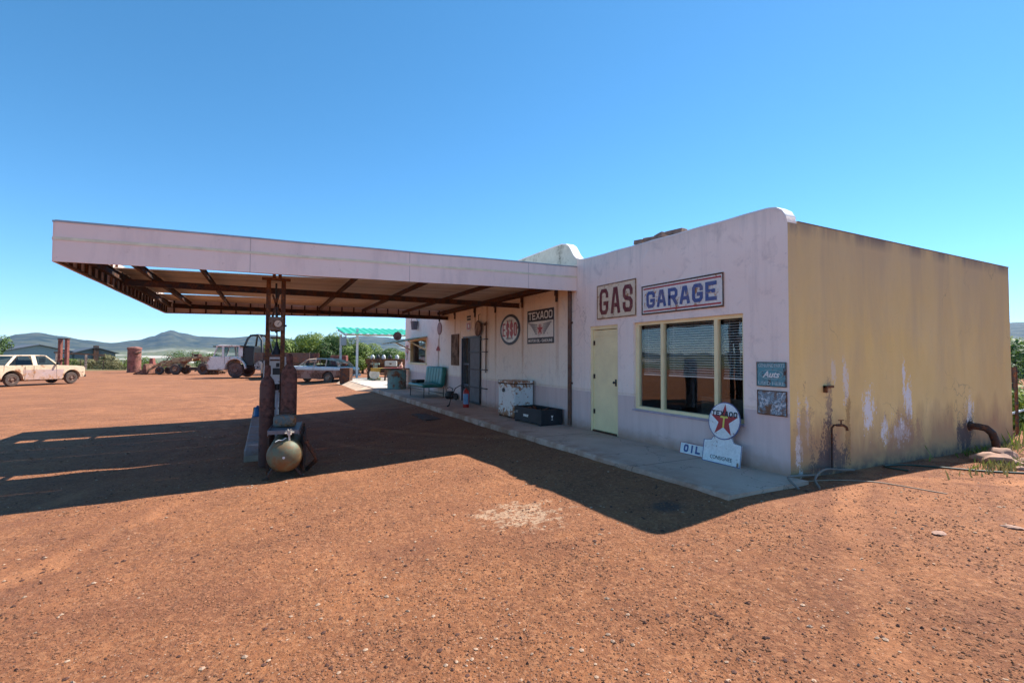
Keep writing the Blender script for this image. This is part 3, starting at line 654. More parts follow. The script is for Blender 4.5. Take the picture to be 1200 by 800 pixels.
# roof sheeting in strips that open into gaps towards the outer edge
def roof():
    edges = [(4.30, 4.30), (5.45, 5.46), (6.50, 6.98), (8.4, 8.41), (9.6, 9.61), (10.75, 11.12), (12.9, 12.9)]
    out = []
    for i in range(len(edges)-1):
        ya0 = edges[i][1]; yb0 = edges[i+1][0]
        yam = (edges[i][0]+edges[i][1])/2; ybm = (edges[i+1][0]+edges[i+1][1])/2
        F0 = lambda x: (4.28+.046*(x+8.27)) if i == 0 else None
        for (xa, xb, k0) in ((-8.25, -4.7, 1), (-4.698, -2.6, 0), (-2.598, .0, 0)):
            za = 3.02+(xa+8.38)*.016+.004*(i % 2); z_b = 3.02+(xb+8.38)*.016+.004*(i % 2)
            y_a = ya0 if k0 else yam+.003; y_b = yb0 if k0 else ybm-.003; y_a2, y_b2 = yam+.003, ybm-.003
            if i == 0: y_a, y_a2 = F0(xa), F0(xb)
            if i == len(edges)-2: y_b = 12.74; y_b2 = 12.74+.048*(xb+8.3)
            if i == len(edges)-2: y_b = 12.74+.048*(xa+8.3)
            L_ = (lambda yy: xa-.13*(yy-4.26)/8.5) if k0 else (lambda yy: xa)
            vs = [(L_(y_a), y_a, za), (xb, y_a2, z_b), (xb, y_b2, z_b), (L_(y_b), y_b, za)]
            b = MB(); b.add(vs+[(x, y, z+.012) for x, y, z in vs], [(0, 1, 2, 3), (7, 6, 5, 4), (0, 4, 5, 1), (1, 5, 6, 2), (2, 6, 7, 3), (3, 7, 4, 0)])
            b.build('roof_sheet', M['under'], can)
roof()
def ibeam(a, b_, w_, h_):
    a = Vector(a); b_ = Vector(b_); z = Vector((0, 0, 1)); m_ = MB()
    m_.bar(a+z*(h_/2-.006), b_+z*(h_/2-.006), w_, .012); m_.bar(a-z*(h_/2-.006), b_-z*(h_/2-.006), w_, .012); m_.bar(a, b_, .012, h_-.026); return m_
ibeam((-8.2, 7.24, 2.81), (0, 7.24, 2.81), .08, .12).build('beam', M['dark_steel'], can)
ibeam((-8.2, 12.45, 2.86), (0, 12.72, 2.86), .08, .12).build('beam', M['dark_steel'], can)
ibeam((-8.2, 4.40, 2.90), (0, 4.80, 3.0), .06, .10).build('beam', M['dark_steel'], can)
ibeam((-8.18, 4.45, 2.88), (-8.27, 12.6, 2.88), .07, .13).build('beam', M['dark_steel'], can)
ibeam((-7.72, 4.45, 2.92), (-7.78, 12.5, 2.92), .06, .11).build('beam', M['dark_steel'], can)
for x in (-6.85, -4.36, -3.0, -1.62, -.34):
    ibeam((x, 4.35+.04*(x+8), 2.945+.012*(x+7)), (x, 12.9, 2.945+.012*(x+7)), .05, .09).build('rafter', M['dark_steel'], can)
ibeam((-.06, 4.9, 3.03), (-.06, 13.6, 3.03), .06, .06).build('ledger', M['rust_steel'], can)
st = []
for i in range(25):
    q = A.lerp(Cc, (i+.5)/25); z = zb(q.x); MB().box(q.x+.012, q.x+.045, q.y-.022, q.y+.022, z+.01, z+.44).build('stud', M['dark_steel'], can)
for i in range(22):
    q = Cc.lerp(D, (i+.5)/22); z = zb(q.x); MB().box(q.x-.018, q.x+.018, q.y-.045, q.y-.012, z+.01, z+.40).build('stud', M['dark_steel'], can)
MB().bar((-8.36, 12.735, 2.675), (-.05, 13.12, 2.89), .05, .012).bar((-8.25, 4.3, 2.677), (-8.375, 12.7, 2.677), .05, .012).build('bottom_rail', M['dark_steel'], can)

# lattice mast: two posts carrying the canopy
mast = thing('canopy_mast', 'rusted twin-channel steel mast holding up the canopy beside the gas cylinders', 'mast', (-5.725, 5.36, -.33), 0)
def channel(x, s):
    m_ = MB(); m_.box(x-.036, x-.028, -.04, .04, 0, 3.10).box(x-.028, x+.034, -.04, -.032, 0, 3.10).box(x-.028, x+.034, .032, .04, 0, 3.10); return m_
channel(-.115, 1).build('post', M['rust_steel'], mast); channel(.115, -1).build('post', M['rust_steel'], mast)
lb = MB()
for z in (.9, 1.72, 2.1, 2.22): lb.box(-.075, .075, -.03, .03, z, z+.03)
lb.bar((-.075, 0, 2.35), (.06, 0, 2.95), .02, .035).bar((.06, 0, 2.5), (-.05, 0, 2.85), .02, .03)
lb.build('brace', M['dark_steel'], mast)
MB().box(-.22, .22, -.07, .07, 3.101, 3.135).box(-.06, -.01, -.05, .05, 3.136, 3.22).box(.03, .08, -.05, .05, 3.136, 3.22).build('cap_plate', M['rust_steel'], mast)
MB().tube([(.01, .02, 2.2), (.01, .02, 2.6), (.0, .02, 3.05)], .016, 8).build('conduit', M['black'], mast)
# gauge box on the mast
gz = thing('pressure_gauge_box', 'grey square box with round white dial mounted on the canopy mast', 'gauge', (-5.715, 5.30, 2.02), 0)
MB().box(-.115, .115, -.085, .03, -.115, .115).build('housing', rusty('grey_box_paint', (.16, .13, .11), (.12, .06, .03), .45, 6), gz, bevel=.012)
MB().lathe([(.068, -.085), (.068, -.098), (.058, -.1)], (.025, 0, 0), 'Y', 28).build('bezel', M['rust_steel'], gz, smooth=40)
dl = MB().lathe([(.057, -.0985), (.057, -.1015)], (.025, 0, 0), 'Y', 28).build('dial', plain('aged_dial', (.62, .50, .38), .4), gz)
MB().bar((.025, -.1035, 0), (.055, -.1035, .03), .003, .007).bar((.025, -.1035, 0), (.02, -.1035, -.025), .003, .007).lathe([(.008, -.102), (.008, -.106)], (.025, 0, 0), 'Y', 10).build('pointer', M['black'], dl)
MB().tube([(.115, -.03, -.03), (.16, -.03, -.03)], .016, 8).tube([(-.115, -.03, -.09), (-.16, -.03, -.09)], .008, 8).build('fitting', M['black'], gz)

# hanging cone lamp between posts
hl = thing('cone_shade', 'black cone shade hanging on a rod between the mast posts', 'lamp', (-5.70, 5.42, 1.50), 0)
MB().lathe([(.085, 0), (.06, .06), (.03, .14), (.02, .20), (.012, .22), (.012, .72)], n=18).build('shade', M['black'], hl, smooth=40)

# ------------------------------------------------------------------ pump island
isl = MB(); isl.box(-6.17, -5.35, 5.78, 12.6, -.75, -.165); tag(isl.build('pump_island', concrete_mat('island_concrete', (.20, .19, .20), (.34, .33, .34)), bevel=.03), 'long weathered concrete pump island under the canopy', 'plinth')
MB().box(-6.172, -5.348, 5.75, 5.78, -.45, -.26).build('edge_plate', plain('tan_edge', (.36, .27, .2), .9), bpy.data.objects['pump_island'])
pump = thing('fuel_pump', 'old pale grey fuel pump standing behind the gas cylinders', 'fuel pump', (-5.66, 6.9, -.165), R(4))
MB().box(-.19, .19, -.16, .16, .0, .10).build('base', M['dark_steel'], pump, bevel=.01)
MB().prism([(-.055, .1), (.055, .1), (.06, .95), (.15, 1.15), (.16, 1.62), (-.16, 1.62), (-.15, 1.15), (-.06, .95)], -.13, .13, 'Y').build('cabinet', rusty('pump_white_paint', (.62, .65, .68), (.18, .08, .04), .25, 5), pump, bevel=.015)
dp = MB().box(-.13, .13, -.142, -.131, 1.22, 1.55).build('display', plain('display_face', (.55, .56, .55), .3), pump, bevel=.004)
MB().box(-.09, .09, -.146, -.1425, 1.27, 1.40).box(-.03, .03, -.146, -.1425, 1.42, 1.50).build('counter_window', M['black'], dp)
MB().box(-.235, -.20, -.10, .12, .0, 1.55).build('side_panel', rusty('pump_grey_paint', (.50, .54, .57), (.2, .1, .06), .3, 5), pump, bevel=.01)
MB().tube([(.2, -.1, 1.5), (.24, -.14, 1.0), (.23, -.12, .5), (.16, -.1, .6), (.13, -.11, 1.2)], .014, 8).build('hose', M['black_rubber'], pump, smooth=60)
dcan = thing('blue_drum', 'small blue drum at the far end of the pump island', 'drum', (-6.03, 10.95, -.165))
MB().lathe([(.085, 0), (.09, .02), (.085, .03), (.085, .20), (.06, .25), (.03, .27), (.03, .29)], n=20).build('shell', plain('bright_blue_plastic', (.012, .10, .28), .4), dcan, smooth=40)
MB().box(-6.16, -5.95, 12.3, 12.55, -.165, -.06).build('island_block', M['dark_steel'], bpy.data.objects['pump_island'], bevel=.02)

def cylinder(loc, h, label, r=.115, cap=True):
    t = thing('gas_cylinder', label, 'gas cylinder', loc, random.random()*3, 'rusty gas cylinders by the mast')
    mt = M['cyl']
    MB().lathe([(r*.9, 0), (r, .03), (r, h-.20), (r*.97, h-.14), (r*.83, h-.07), (r*.55, h-.02), (r*.36, h+.01), (r*.34, h+.03)], n=28).build('body', mt, t, smooth=50)
    if cap: MB().lathe([(r*.42, h+.031), (r*.42, h+.12), (r*.38, h+.17), (r*.2, h+.185)], n=20).build('valve_cap', mt, t, smooth=50)
    else: MB().lathe([(r*.2, h+.031), (r*.2, h+.10)], n=12).tube([(0, -.03, h+.09), (0, .05, h+.09)], .012, 8).lathe([(.03, h+.13), (.03, h+.145)], n=10).build('valve', M['dark_steel'], t, smooth=50)
    return t
M['cyl'] = rusty('brown_rusted_cylinder', (.095, .038, .030), (.12, .048, .034), .5, 2.2, .6, (.16, .07, .05), .3)
cylinder((-5.83, 5.12, -.33), 1.47, 'left brown gas cylinder with domed shoulder, shorter of the two in front of the mast')
cylinder((-5.515, 4.93, -.33), 1.66, 'taller right brown gas cylinder standing before the mast', .122)
MB().tube([(-5.645, 4.99, -.3), (-5.65, 5.02, 1.0)], .022, 12)
gp = thing('grey_standpipe', 'pale grey standpipe rising between the two gas cylinders', 'pipe', (-5.685, 5.13, -.33))
MB().tube([(0, 0, 0), (0, 0, 1.24)], .022, 12).lathe([(.03, .55), (.03, .59)], n=12).build('pipe', plain('pale_grey_pipe', (.5, .54, .6), .5), gp, smooth=40)
MB().tube([(0, 0, 1.24), (0, 0, 1.34)], .034, 12).build('coupling', M['black'], gp, smooth=40)

# compressor tank on legs under a steel tray frame
tk = thing('compressor_tank', 'round-ended rusty green compressor tank on splayed legs in front of the mast', 'tank', (-5.60, 4.0, -.325), R(-6))
k = NT('green_rusted_tank'); v = k.obj; a_ = k.noise(v, 5.5, 6, .62, .5)
cc = k.mix(k.ramp(a_, .38, .46), (.22, .09, .03), (.20, .16, .08)); cc = k.mix(k.ramp(a_, .48, .58), cc, (.15, .26, .17)); cc = k.mix(k.ramp(k.noise(v, 12, 5), .5, .66, 0, .7), cc, (.36, .15, .05)); cc = k.mix(k.ramp(k.noise(v, 3.1, 3), .52, .62, 0, .7), cc, (.055, .05, .045))
k.bump(a_, .3, .01); M['tank'] = k.base(k.mix(.6, cc, (.11, .07, .03)), .6)
prof = [(.02, -.08), (.08, -.072), (.14, -.048), (.19, -.01), (.226, .04), (.245, .10), (.245, .95), (.2, 1.03), (.1, 1.09), (.02, 1.1)]
MB().lathe(prof, (0, 0, .335), 'Y', 40).build('shell', M['tank'], tk, smooth=60)
MB().lathe([(.0, -.085), (.018, -.08), (.024, -.065), (.024, -.05)], (0, 0, .335), 'Y', 14).build('plug', M['white_metal'], tk, smooth=50)
for sx in (-1, 1):
    for y_ in (.12, .80): MB().bar((sx*.14, y_, .17), (sx*.25, y_-.02, -.0), .05, .03).box(sx*.25-.04, sx*.25+.04, y_-.06, y_+.02, -.01, .008).build('leg', M['dark_steel'], tk)
vl = MB().tube([(.06, .06, .56), (.06, .06, .64)], .014, 10).lathe([(.03, .64), (.034, .66), (.02, .69)], (.06, .06, 0), 'Z', 12).tube([(.0, .05, .665), (.125, .07, .675)], .012, 10).build('valve', plain('pale_brass', (.62, .55, .46), .5), tk, smooth=40)
wl = MB()
for i in range(6):
    a0 = i*math.pi/3; wl.tube([(.06, .03, .70), (.06+.045*math.cos(a0), .03, .70+.03*math.sin(a0))], .008, 6)
wl.build('handwheel', plain('pale_brass', ()), vl)
MB().tube([(-.12, .0, .555), (-.08, .02, .575), (-.03, .03, .57), (.02, .05, .60)], .007, 6).build('wire', M['white_metal'], tk)

fr = thing('tray_stand', 'dark steel stand with open top tray standing over the round tank', 'stand', (-5.60, 4.16, -.325), R(-6))
fb = MB()
for sx in (-.235, .235):
    for y_ in (.22, .95): MB().box(sx-.018, sx+.018, y_-.018, y_+.018, 0, .67).build('upright', M['dark_steel'], fr)
MB().box(-.215, .195, .0, .98, .67, .685).box(-.215, .195, -.012, .0, .64, .70).box(-.225, -.215, -.012, .98, .62, .70).box(.195, .205, -.012, .98, .62, .70).build('tray', plain('grey_worn_tray', (.17, .17, .19), .5, .3), fr, bevel=.005)
MB().box(.262, .275, .05, .9, .05, .60).bar((.30, .0, .52), (.46, .12, .22), .03, .05).bar((.46, .12, .22), (.30, .3, .02), .03, .05).build('side_plate', M['dark_steel'], fr)
cn = thing('battered_jerrycan', 'battered grey and rust jerrycan lying on the compressor frame tray', 'jerrycan', (-5.575, 4.62, .366), R(-4))
MB().box(-.165, .165, -.1, .1, .0, .185).build('body', rusty('jerrycan_paint', (.13, .15, .14), (.28, .12, .05), .5, 5), cn, bevel=.05, seg=4, smooth=50)
MB().tube([(-.08, 0, .19), (-.06, 0, .215), (.06, 0, .215), (.08, 0, .19)], .01, 8).lathe([(.022, .18), (.022, .21)], (.12, 0, 0), 'Z', 12).build('handle', M['dark_steel'], cn)

# ------------------------------------------------------------------ signs on the front wall
def sign_at(name, label, y, z, rot=None, x=-.012, cat='sign'):
    t = thing(name, label, cat, (x, y, z)); t.rotation_euler = rot or (0, 0, R(-90)); return t
def face(w_, h_, t=.008, bow=.0): return MB().box(-w_/2, w_/2, -t/2, t/2, -h_/2, h_/2)
def edge(w_, h_, e, y=-.0065, d_=.005):
    return MB().box(-w_/2, w_/2, y-d_/2, y+d_/2, h_/2-e, h_/2).box(-w_/2, w_/2, y-d_/2, y+d_/2, -h_/2, -h_/2+e).box(-w_/2, -w_/2+e, y-d_/2, y+d_/2, -h_/2+e, h_/2-e).box(w_/2-e, w_/2, y-d_/2, y+d_/2, -h_/2+e, h_/2-e)
# GAS
t = sign_at('gas_sign', 'tall cream sign with maroon GAS lettering above the yellow door', 3.345, 2.56)
face(1.13, .67).build('panel', enamel('aged_cream_enamel', (.84, .68, .48), .15, (.40, .22, .10)), t)
edge(1.13, .67, .022).build('rim', rusty('tan_rim', (.42, .24, .13), (.2, .1, .05), .5, 8), t)
stroke_text('lettering', 'GAS', .50, 0, .27, .078, M['letter_maroon'], t, gap=.075)
# GARAGE
t = sign_at('garage_sign', 'wide white sign with blue GARAGE lettering and red bands above the window', 1.79, 2.47)
face(1.69, .50).build('panel', enamel('white_worn_enamel', (.84, .80, .74), .18, (.38, .19, .09)), t)
edge(1.69, .50, .022).build('rim', M['dark_steel'], t)
MB().box(-.80, .80, -.0065, -.0045, .18, .205).box(-.80, .80, -.0065, -.0045, -.205, -.18).build('band', M['letter_red'], t)
stroke_text('lettering', 'GARAGE', .285, 0, .205, .058, M['letter_blue'], t, gap=.045, y=-.0075)
# parts sign
t = sign_at('parts_sign', 'small teal enamel sign with white script beside the corner, upper of two', .235, 1.27)
face(.41, .32).build('panel', enamel('teal_enamel', (.075, .30, .36), .22, (.10, .06, .05), 9), t)
edge(.41, .32, .008).build('rim', M['rust_steel'], t)
ov = MB(); n_ = 40
ov.add([(.165*math.cos(2*math.pi*i/n_), -.0066, .062*math.sin(2*math.pi*i/n_)) for i in range(n_)]+[(.158*math.cos(2*math.pi*i/n_), -.0066, .056*math.sin(2*math.pi*i/n_)) for i in range(n_)], [(i, (i+1) % n_, n_+(i+1) % n_, n_+i) for i in range(n_)])
ov.build('oval_line', plain('pale_teal_line', (.35, .5, .52), .5), t)
pt = plain('faded_pale_lettering', (.55, .66, .66), .6)
text_mesh('lettering', 'GENUINE PARTS', .045, .36, pt, t, (0, -.007, .115)); text_mesh('lettering', 'USED HERE', .045, .36, pt, t, (0, -.007, -.118))
text_mesh('script_lettering', 'Auts', .085, .24, M['letter_white'], t, (0, -.0075, 0), bold=.0025, shear=.35)
# worn sign
t = sign_at('worn_sign', 'small rusted sign with peeling blue and white paint, lower of two at the corner', .23, .90)
k = NT('peeled_blue_white'); v = k.obj; a_ = k.noise(v, 11, 6, .7, 2.2)
cc = k.mix(k.ramp(a_, .42, .48), (.20, .15, .13), (.20, .31, .38)); cc = k.mix(k.ramp(a_, .53, .57), cc, (.66, .66, .66)); cc = k.mix(k.ramp(k.noise(v, 6, 4), .52, .62), cc, (.17, .085, .045))
k.bump(a_, .3, .004); face(.41, .32).build('panel', k.base(cc, .5), t)
edge(.41, .32, .012).build('rim', M['rust_steel'], t)
# ESSO-like round sign: reads E$$O
def disc(r, y0, y1, m, name, par, cx=0, cz=0, n=48): return MB().lathe([(r, y0), (r, y1)], (cx, 0, cz), 'Y', n).build(name, m, par)
t = sign_at('round_sign', 'round white sign with dark ring and red E$$O lettering on the canopy wall', 7.74, 2.21)
t.scale = (1.42, 1, 1); disc(.415, .004, -.004, M['letter_black'], 'ring', t); disc(.345, -.0042, -.006, enamel('round_white_enamel', (.88, .84, .76), .06), 'panel', t)
stroke_text('lettering', 'E$$O', .36, 0, .128, .046, M['letter_red'], t, gap=.03, y=-.0085)
text_mesh('small_lettering', 'MOTOR', .05, .24, M['letter_black'], t, (0, -.0085, .235)); text_mesh('small_lettering', 'PRODUCTS', .05, .26, M['letter_black'], t, (0, -.0085, -.235))
# black TEXAOO sign with winged star
def star(r, cx, cz, y, rr=.382, rot=0):
    P = []
    for i in range(10):
        a = math.pi/2+rot+i*math.pi/5; q = r if i % 2 == 0 else r*rr; P.append((cx+q*math.cos(a), cz+q*math.sin(a)))
    return MB().add([(a, y, b_) for a, b_ in P]+[(cx, y, cz)], [(i, (i+1) % 10, 10) for i in range(10)])
t = sign_at('winged_star_sign', 'square black and white TEXAOO sign with winged red star under the canopy', 6.13, 2.21)
face(1.25, .82).build('panel', enamel('pale_grey_enamel', (.84, .80, .74), .06), t)
MB().box(-.625, .625, -.0065, -.0042, .13, .41).box(-.625, .625, -.0065, -.0042, -.41, -.265).box(-.625, -.60, -.0065, -.0042, -.265, .13).box(.60, .625, -.0065, -.0042, -.265, .13).build('black_band', M['letter_black'], t)
stroke_text('lettering', 'TEXAOO', .185, 0, .165, .034, M['letter_white'], t, gap=.028, y=-.008, cz=.27)
text_mesh('small_lettering', 'MOTOR OIL - GASOLINE', .07, 1.12, M['letter_white'], t, (0, -.008, -.338), bold=.0018)
wg = MB()
for s_ in (-1, 1):
    for i in range(6):
        z_ = .055-.045*i; L_ = .50-.06*i
        wg.add([(s_*.13, -.0062-.0002*i, z_), (s_*(.13+L_*.75), -.0062-.0002*i, z_+.05), (s_*L_*1.05, -.0062-.0002*i, z_+.015), (s_*(.13+L_*.6), -.0062-.0002*i, z_-.008), (s_*.13, -.0062-.0002*i, z_-.022)], [(0, 1, 2, 3, 4)])
wg.build('wing', plain('grey_wing_paint', (.30, .29, .30), .5), t)
disc(.135, -.0066, -.0078, plain('pink_disc', (.70, .55, .52), .5), 'disc', t, 0, -.07, 32); star(.15, 0, -.07, -.0086).build('star', M['letter_red'], t)
# leaning TEXAOO sign with consignee plate
t = sign_at('leaning_star_sign', 'white sign leaning under the window with red T star above a CONSIGNEE plate', .885, .0, (R(-9), 0, R(-90)), x=-.19)
wm = enamel('white_enamel_chipped', (.86, .87, .86), .06, (.25, .15, .1), 6)
arc = [(.20*math.cos(a), .58+.23*math.sin(a)) for a in [R(-52)+R(284)*i/40 for i in range(41)]]
out = [(-.315, 0), (.315, 0), (.315, .295), (.20, .31), (.15, .37)]+arc+[(-.15, .37), (-.20, .31), (-.315, .295)]
out = [(-.315, .0), (.315, .0), (.315, .30), (.19, .315), (.135, .40), (-.135, .40), (-.19, .315), (-.315, .30)]
MB().prism(out, .0, -.008, 'Y').build('plate', wm, t, bevel=.001)
rim = MB(); inn = [(a*.965, .01+b_*.955) for a, b_ in out]; n_ = len(out)
rim.add([(a, -.0086, b_) for a, b_ in out]+[(a, -.0086, b_) for a, b_ in inn], [(i, (i+1) % n_, n_+(i+1) % n_, n_+i) for i in range(n_) if i != 4]); rim.build('rim', M['letter_blue'], t)
disc(.262, -.009, -.017, M['letter_blue'], 'ring', t, 0, .60); disc(.249, -.0172, -.019, wm, 'disc', t, 0, .60)
star(.235, 0, .60, -.0200).build('star', M['letter_red'], t)
stroke_text('letter', 'T', .165, 0, .125, .028, M['letter_yellow'], t, y=-.0212, cz=.585)
stroke_text('lettering', 'TEXAOO', .074, 0, .060, .017, M['letter_black'], t, gap=.012, y=-.0225, cz=.70)
text_mesh('small_lettering', 'CONSIGNEE', .052, .36, M['letter_black'], t, (0, -.0095, .08), bold=.0)
# OIL
t = sign_at('oil_sign', 'small white sign with blue OIL lettering leaning at the foot of the wall', 1.50, .0, (R(-12), 0, R(-90)), x=-.075)
MB().box(-.235, .235, -.008, 0, 0, .17).build('panel', wm, t)
rm = edge(.47, .17, .006, y=-.0095, d_=.003).build('rim', M['letter_red'], t); rm.location = (0, 0, .085)
stroke_text('lettering', 'OIL', .115, 0, .09, .030, M['letter_blue'], t, gap=.022, y=-.0105, cz=.088)

# small signs and fittings high on the canopy wall
t = sign_at('shield_sign', 'small red and white shield sign above the doorway', 10.68, 2.62)
MB().prism([(-.2, -.02), (.2, -.02), (.2, -.24), (.12, -.31), (0, -.34), (-.12, -.31), (-.2, -.24)], -.004, .004, 'Y').build('panel', plain('cream_shield', (.70, .60, .52), .5), t)
MB().prism([(-.15, -.06), (.15, -.06), (.15, -.22), (.09, -.27), (-.09, -.27), (-.15, -.22)], -.0042, -.006, 'Y').build('field', plain('faded_red', (.50, .14, .12), .5), t)
MB().box(-.05, .05, -.0075, -.0065, -.21, -.10).build('field_mark', M['letter_white'], t)
MB().box(-.16, .16, -.006, .004, .12, .18).build('header_bar', M['letter_black'], t); MB().box(-.15, .15, -.006, .004, .03, .09).build('header_bar', M['letter_black'], t)
t = sign_at('oval_sign', 'small oval red brown plaque on the canopy wall above the arrow ornament', 13.62, 2.53)
ovp = [(.26*math.cos(2*math.pi*i/28), .24*math.sin(2*math.pi*i/28)) for i in range(28)]
MB().prism(ovp, -.005, .005, 'Y').build('panel', rusty('red_brown_plaque', (.32, .12, .09), (.12, .05, .04), .4, 8), t)
MB().prism([(a*.82, b_*.82) for a, b_ in ovp], -.0055, -.007, 'Y').build('field', plain('dull_rose', (.36, .17, .14), .6), t)
t = sign_at('arrow_ornament', 'hanging metal ornament of stacked red and dark arrow shapes on the wall', 13.74, 1.75)
tb = MB().box(-.012, .012, -.008, 0, -.75, .40); tb.build('rod', rusty('tan_rod', (.55, .38, .24), (.3, .15, .08), .3), t)
for zc, cmat, kd in ((.28, 'letter_red', 0), (.05, 'dark_steel', 1), (-.15, 'black', 1), (-.34, 'letter_red', 1)):
    b = MB()
    if kd == 0: b.prism([(-.22, -.06), (.22, -.06), (.20, .02), (.08, .05), (0, .16), (-.08, .05), (-.20, .02)], -.016, -.009, 'Y')
    else: b.prism([(-.14, .07), (-.07, .09), (0, .04), (.07, .09), (.14, .07), (0, -.10)], -.016, -.009, 'Y')
    b.build('arrow', M[cmat], t)
# wall lamps (bulkhead on arm)
def walllamp(y, z, out_, label, r=.16):
    t = thing('wall_lamp', label, 'lamp', (0, y, z), 0, 'round enamel wall lamps')
    MB().tube([(0, 0, .04), (-.10, 0, .14), (-out_, 0, .18), (-out_, 0, .08)], .012, 8).box(-.012, -.002, -.04, .04, -.02, .10).build('arm', M['dark_steel'], t, smooth=50)
    MB().lathe([(.02, .10), (.05, .07), (r, -.0), (r, -.02), (r*.9, -.015), (.03, .05)], (-out_, 0, -.02), 'Z', 26).build('shade', M['rust_steel'], t, smooth=50)
    MB().lathe([(.01, .02), (.045, .0), (.05, -.04), (.02, -.075)], (-out_, 0, 0), 'Z', 14).build('bulb', plain('dusty_bulb', (.5, .42, .3), .2), t, smooth=60)
    return t
def roundplate(y, z, x, r, label, mname):
    t = thing('round_plaque', label, 'plaque', (x, y, z), 0)
    MB().lathe([(r, .012), (r, -.01), (r*.9, -.012)], (0, 0, 0), 'X', 30).build('rim', M['dark_steel'], t, smooth=40)
    MB().lathe([(r*.86, -.0125), (r*.5, -.03), (.02, -.035)], (0, 0, 0), 'X', 30).build('face', rusty(mname, (.36, .20, .10), (.14, .07, .04), .5, 8), t, smooth=40)
    return t
t = roundplate(9.74, 2.34, -.09, .24, 'round rusty pan-shaped plaque hanging above the screen door', 'brown_pan')
MB().tube([(.02, 0, .24), (.02, 0, .42), (.07, -.02, .44)], .012, 8).build('hook', M['dark_steel'], t)
t = thing('pipe_bracket', 'rusty pipe with a round flange on the wall right of the screen door', 'pipe', (0, 9.22, 1.0))
MB().tube([(-.05, 0, 0), (-.05, 0, 1.52)], .018, 8).build('pipe', M['rust_steel'], t); MB().lathe([(.045, -.11), (.045, -.06)], (0, 0, 1.44), 'X', 14).tube([(-.08, 0, 1.44), (-.08, .25, 1.48)], .012, 8).build('flange', M['dark_steel'], t, smooth=40)
t = thing('hanging_bucket', 'small dark bucket hanging from a hook above the kiosk hatch', 'bucket', (-.17, 16.55, 2.62))
MB().lathe([(.12, 0), (.16, .36), (.165, .37), (.15, .36)], n=18).build('pail', plain('dark_zinc', (.16, .15, .18), .5, .3), t, smooth=40)
MB().tube([(-.14, 0, .36), (-.08, 0, .58), (0, 0, .66), (.08, 0, .58), (.14, 0, .36)], .010, 6).tube([(0, 0, .66), (0, 0, .86), (.08, 0, .92), (.17, 0, .9)], .016, 6).build('hook', M['black'], t)
t = thing('round_plaque', 'dark round plaque on a bracket at the far end corner of the building', 'plaque', (-.35, 18.75, 2.42), R(62))
MB().lathe([(.20, -.02), (.20, .02)], (0, 0, 0), 'X', 26).build('face', rusty('dark_plaque', (.16, .08, .07), (.08, .04, .03), .4, 8), t)
MB().tube([(0, 0, .16), (0, .0, .22), (.30, -.16, .24)], .014, 6).build('bracket', M['dark_steel'], t)
t = sign_at('hose_sign', 'small red and white sign with a white ring low beside the kiosk hatch', 18.30, 1.62)
MB().box(-.2, .2, -.005, .005, -.02, .36).build('panel', M['letter_red'], t)
MB().box(-.03, .06, -.008, -.006, .04, .30).build('white_mark', M['letter_white'], t)
MB().tube([(.15*math.cos(a), -.02, -.17+.15*math.sin(a)) for a in [2*math.pi*i/20 for i in range(21)]], .022, 8).build('ring', M['letter_white'], t, smooth=60)

# things on the roof: rubble
rb = [(1.95, 3.50, .34), (2.30, 3.50, .20), (2.50, 3.50, .26), (2.80, 3.50, .22)]
for i, (y_, z_, w_) in enumerate(rb):
    t = MB(); t.box(.02, .16, -w_/2, w_/2, 0, .07+.015*(i % 2))
    o = t.build('roof_rubble', plain('rubble_brick', (.30, .20, .15), .95, var=.5, scale=9), None, bevel=.01, jitter=.02, loc=(.02, y_, z_+.005)); o.rotation_euler = (R([3, -5, 4, 8][i]), 0, R([3, -8, 12, -4][i]))
    tag(o, ['longest flat broken slab on the parapet above the sign', 'brown broken brick in the middle of the parapet rubble', 'flat crumbling block on the parapet left of the middle', 'leftmost small broken block on the parapet'][i], 'rubble', 'broken blocks on the parapet')
# tap, feed pipe and elbow on the ochre wall
t = thing('garden_tap', 'rusty water tap on a thin pipe on the ochre side wall', 'tap', (.84, 0, .0))
MB().tube([(-.01, -.03, .0), (.0, -.03, .3), (.0, -.03, .56), (.0, -.06, .60), (.04, -.10, .60)], .012, 8).build('pipe', M['dark_steel'], t, smooth=50)
MB().tube([(.02, -.08, .60), (.10, -.12, .60), (.14, -.14, .57), (.145, -.145, .53)], .017, 10).tube([(.07, -.11, .61), (.07, -.11, .66)], .009, 8).bar((.03, -.10, .665), (.11, -.12, .665), .018, .01).build('spout', M['rust_steel'], t, smooth=50)
t = thing('wall_bracket', 'bent iron bracket fixed high above the tap on the ochre wall', 'bracket', (.80, 0, 1.10))
MB().box(-.09, .10, -.035, -.003, -.01, .02).box(-.09, -.07, -.05, -.003, -.07, .02).build('iron', M['rust_steel'], t)
t = thing('drain_elbow', 'thick rusty drain elbow pipe coming out of the ochre wall near the rocks', 'pipe', (4.97, 0, .33))
MB().tube([(0, .02, 0), (0, -.12, 0), (.05, -.20, -.02), (.13, -.25, -.10), (.20, -.27, -.25), (.22, -.27, -.45)], .058, 14).build('pipe', M['dark_steel'], t, smooth=60)
MB().lathe([(.08, -.03), (.08, .0)], (0, 0, 0), 'Y', 16).build('flange', M['dark_steel'], t)

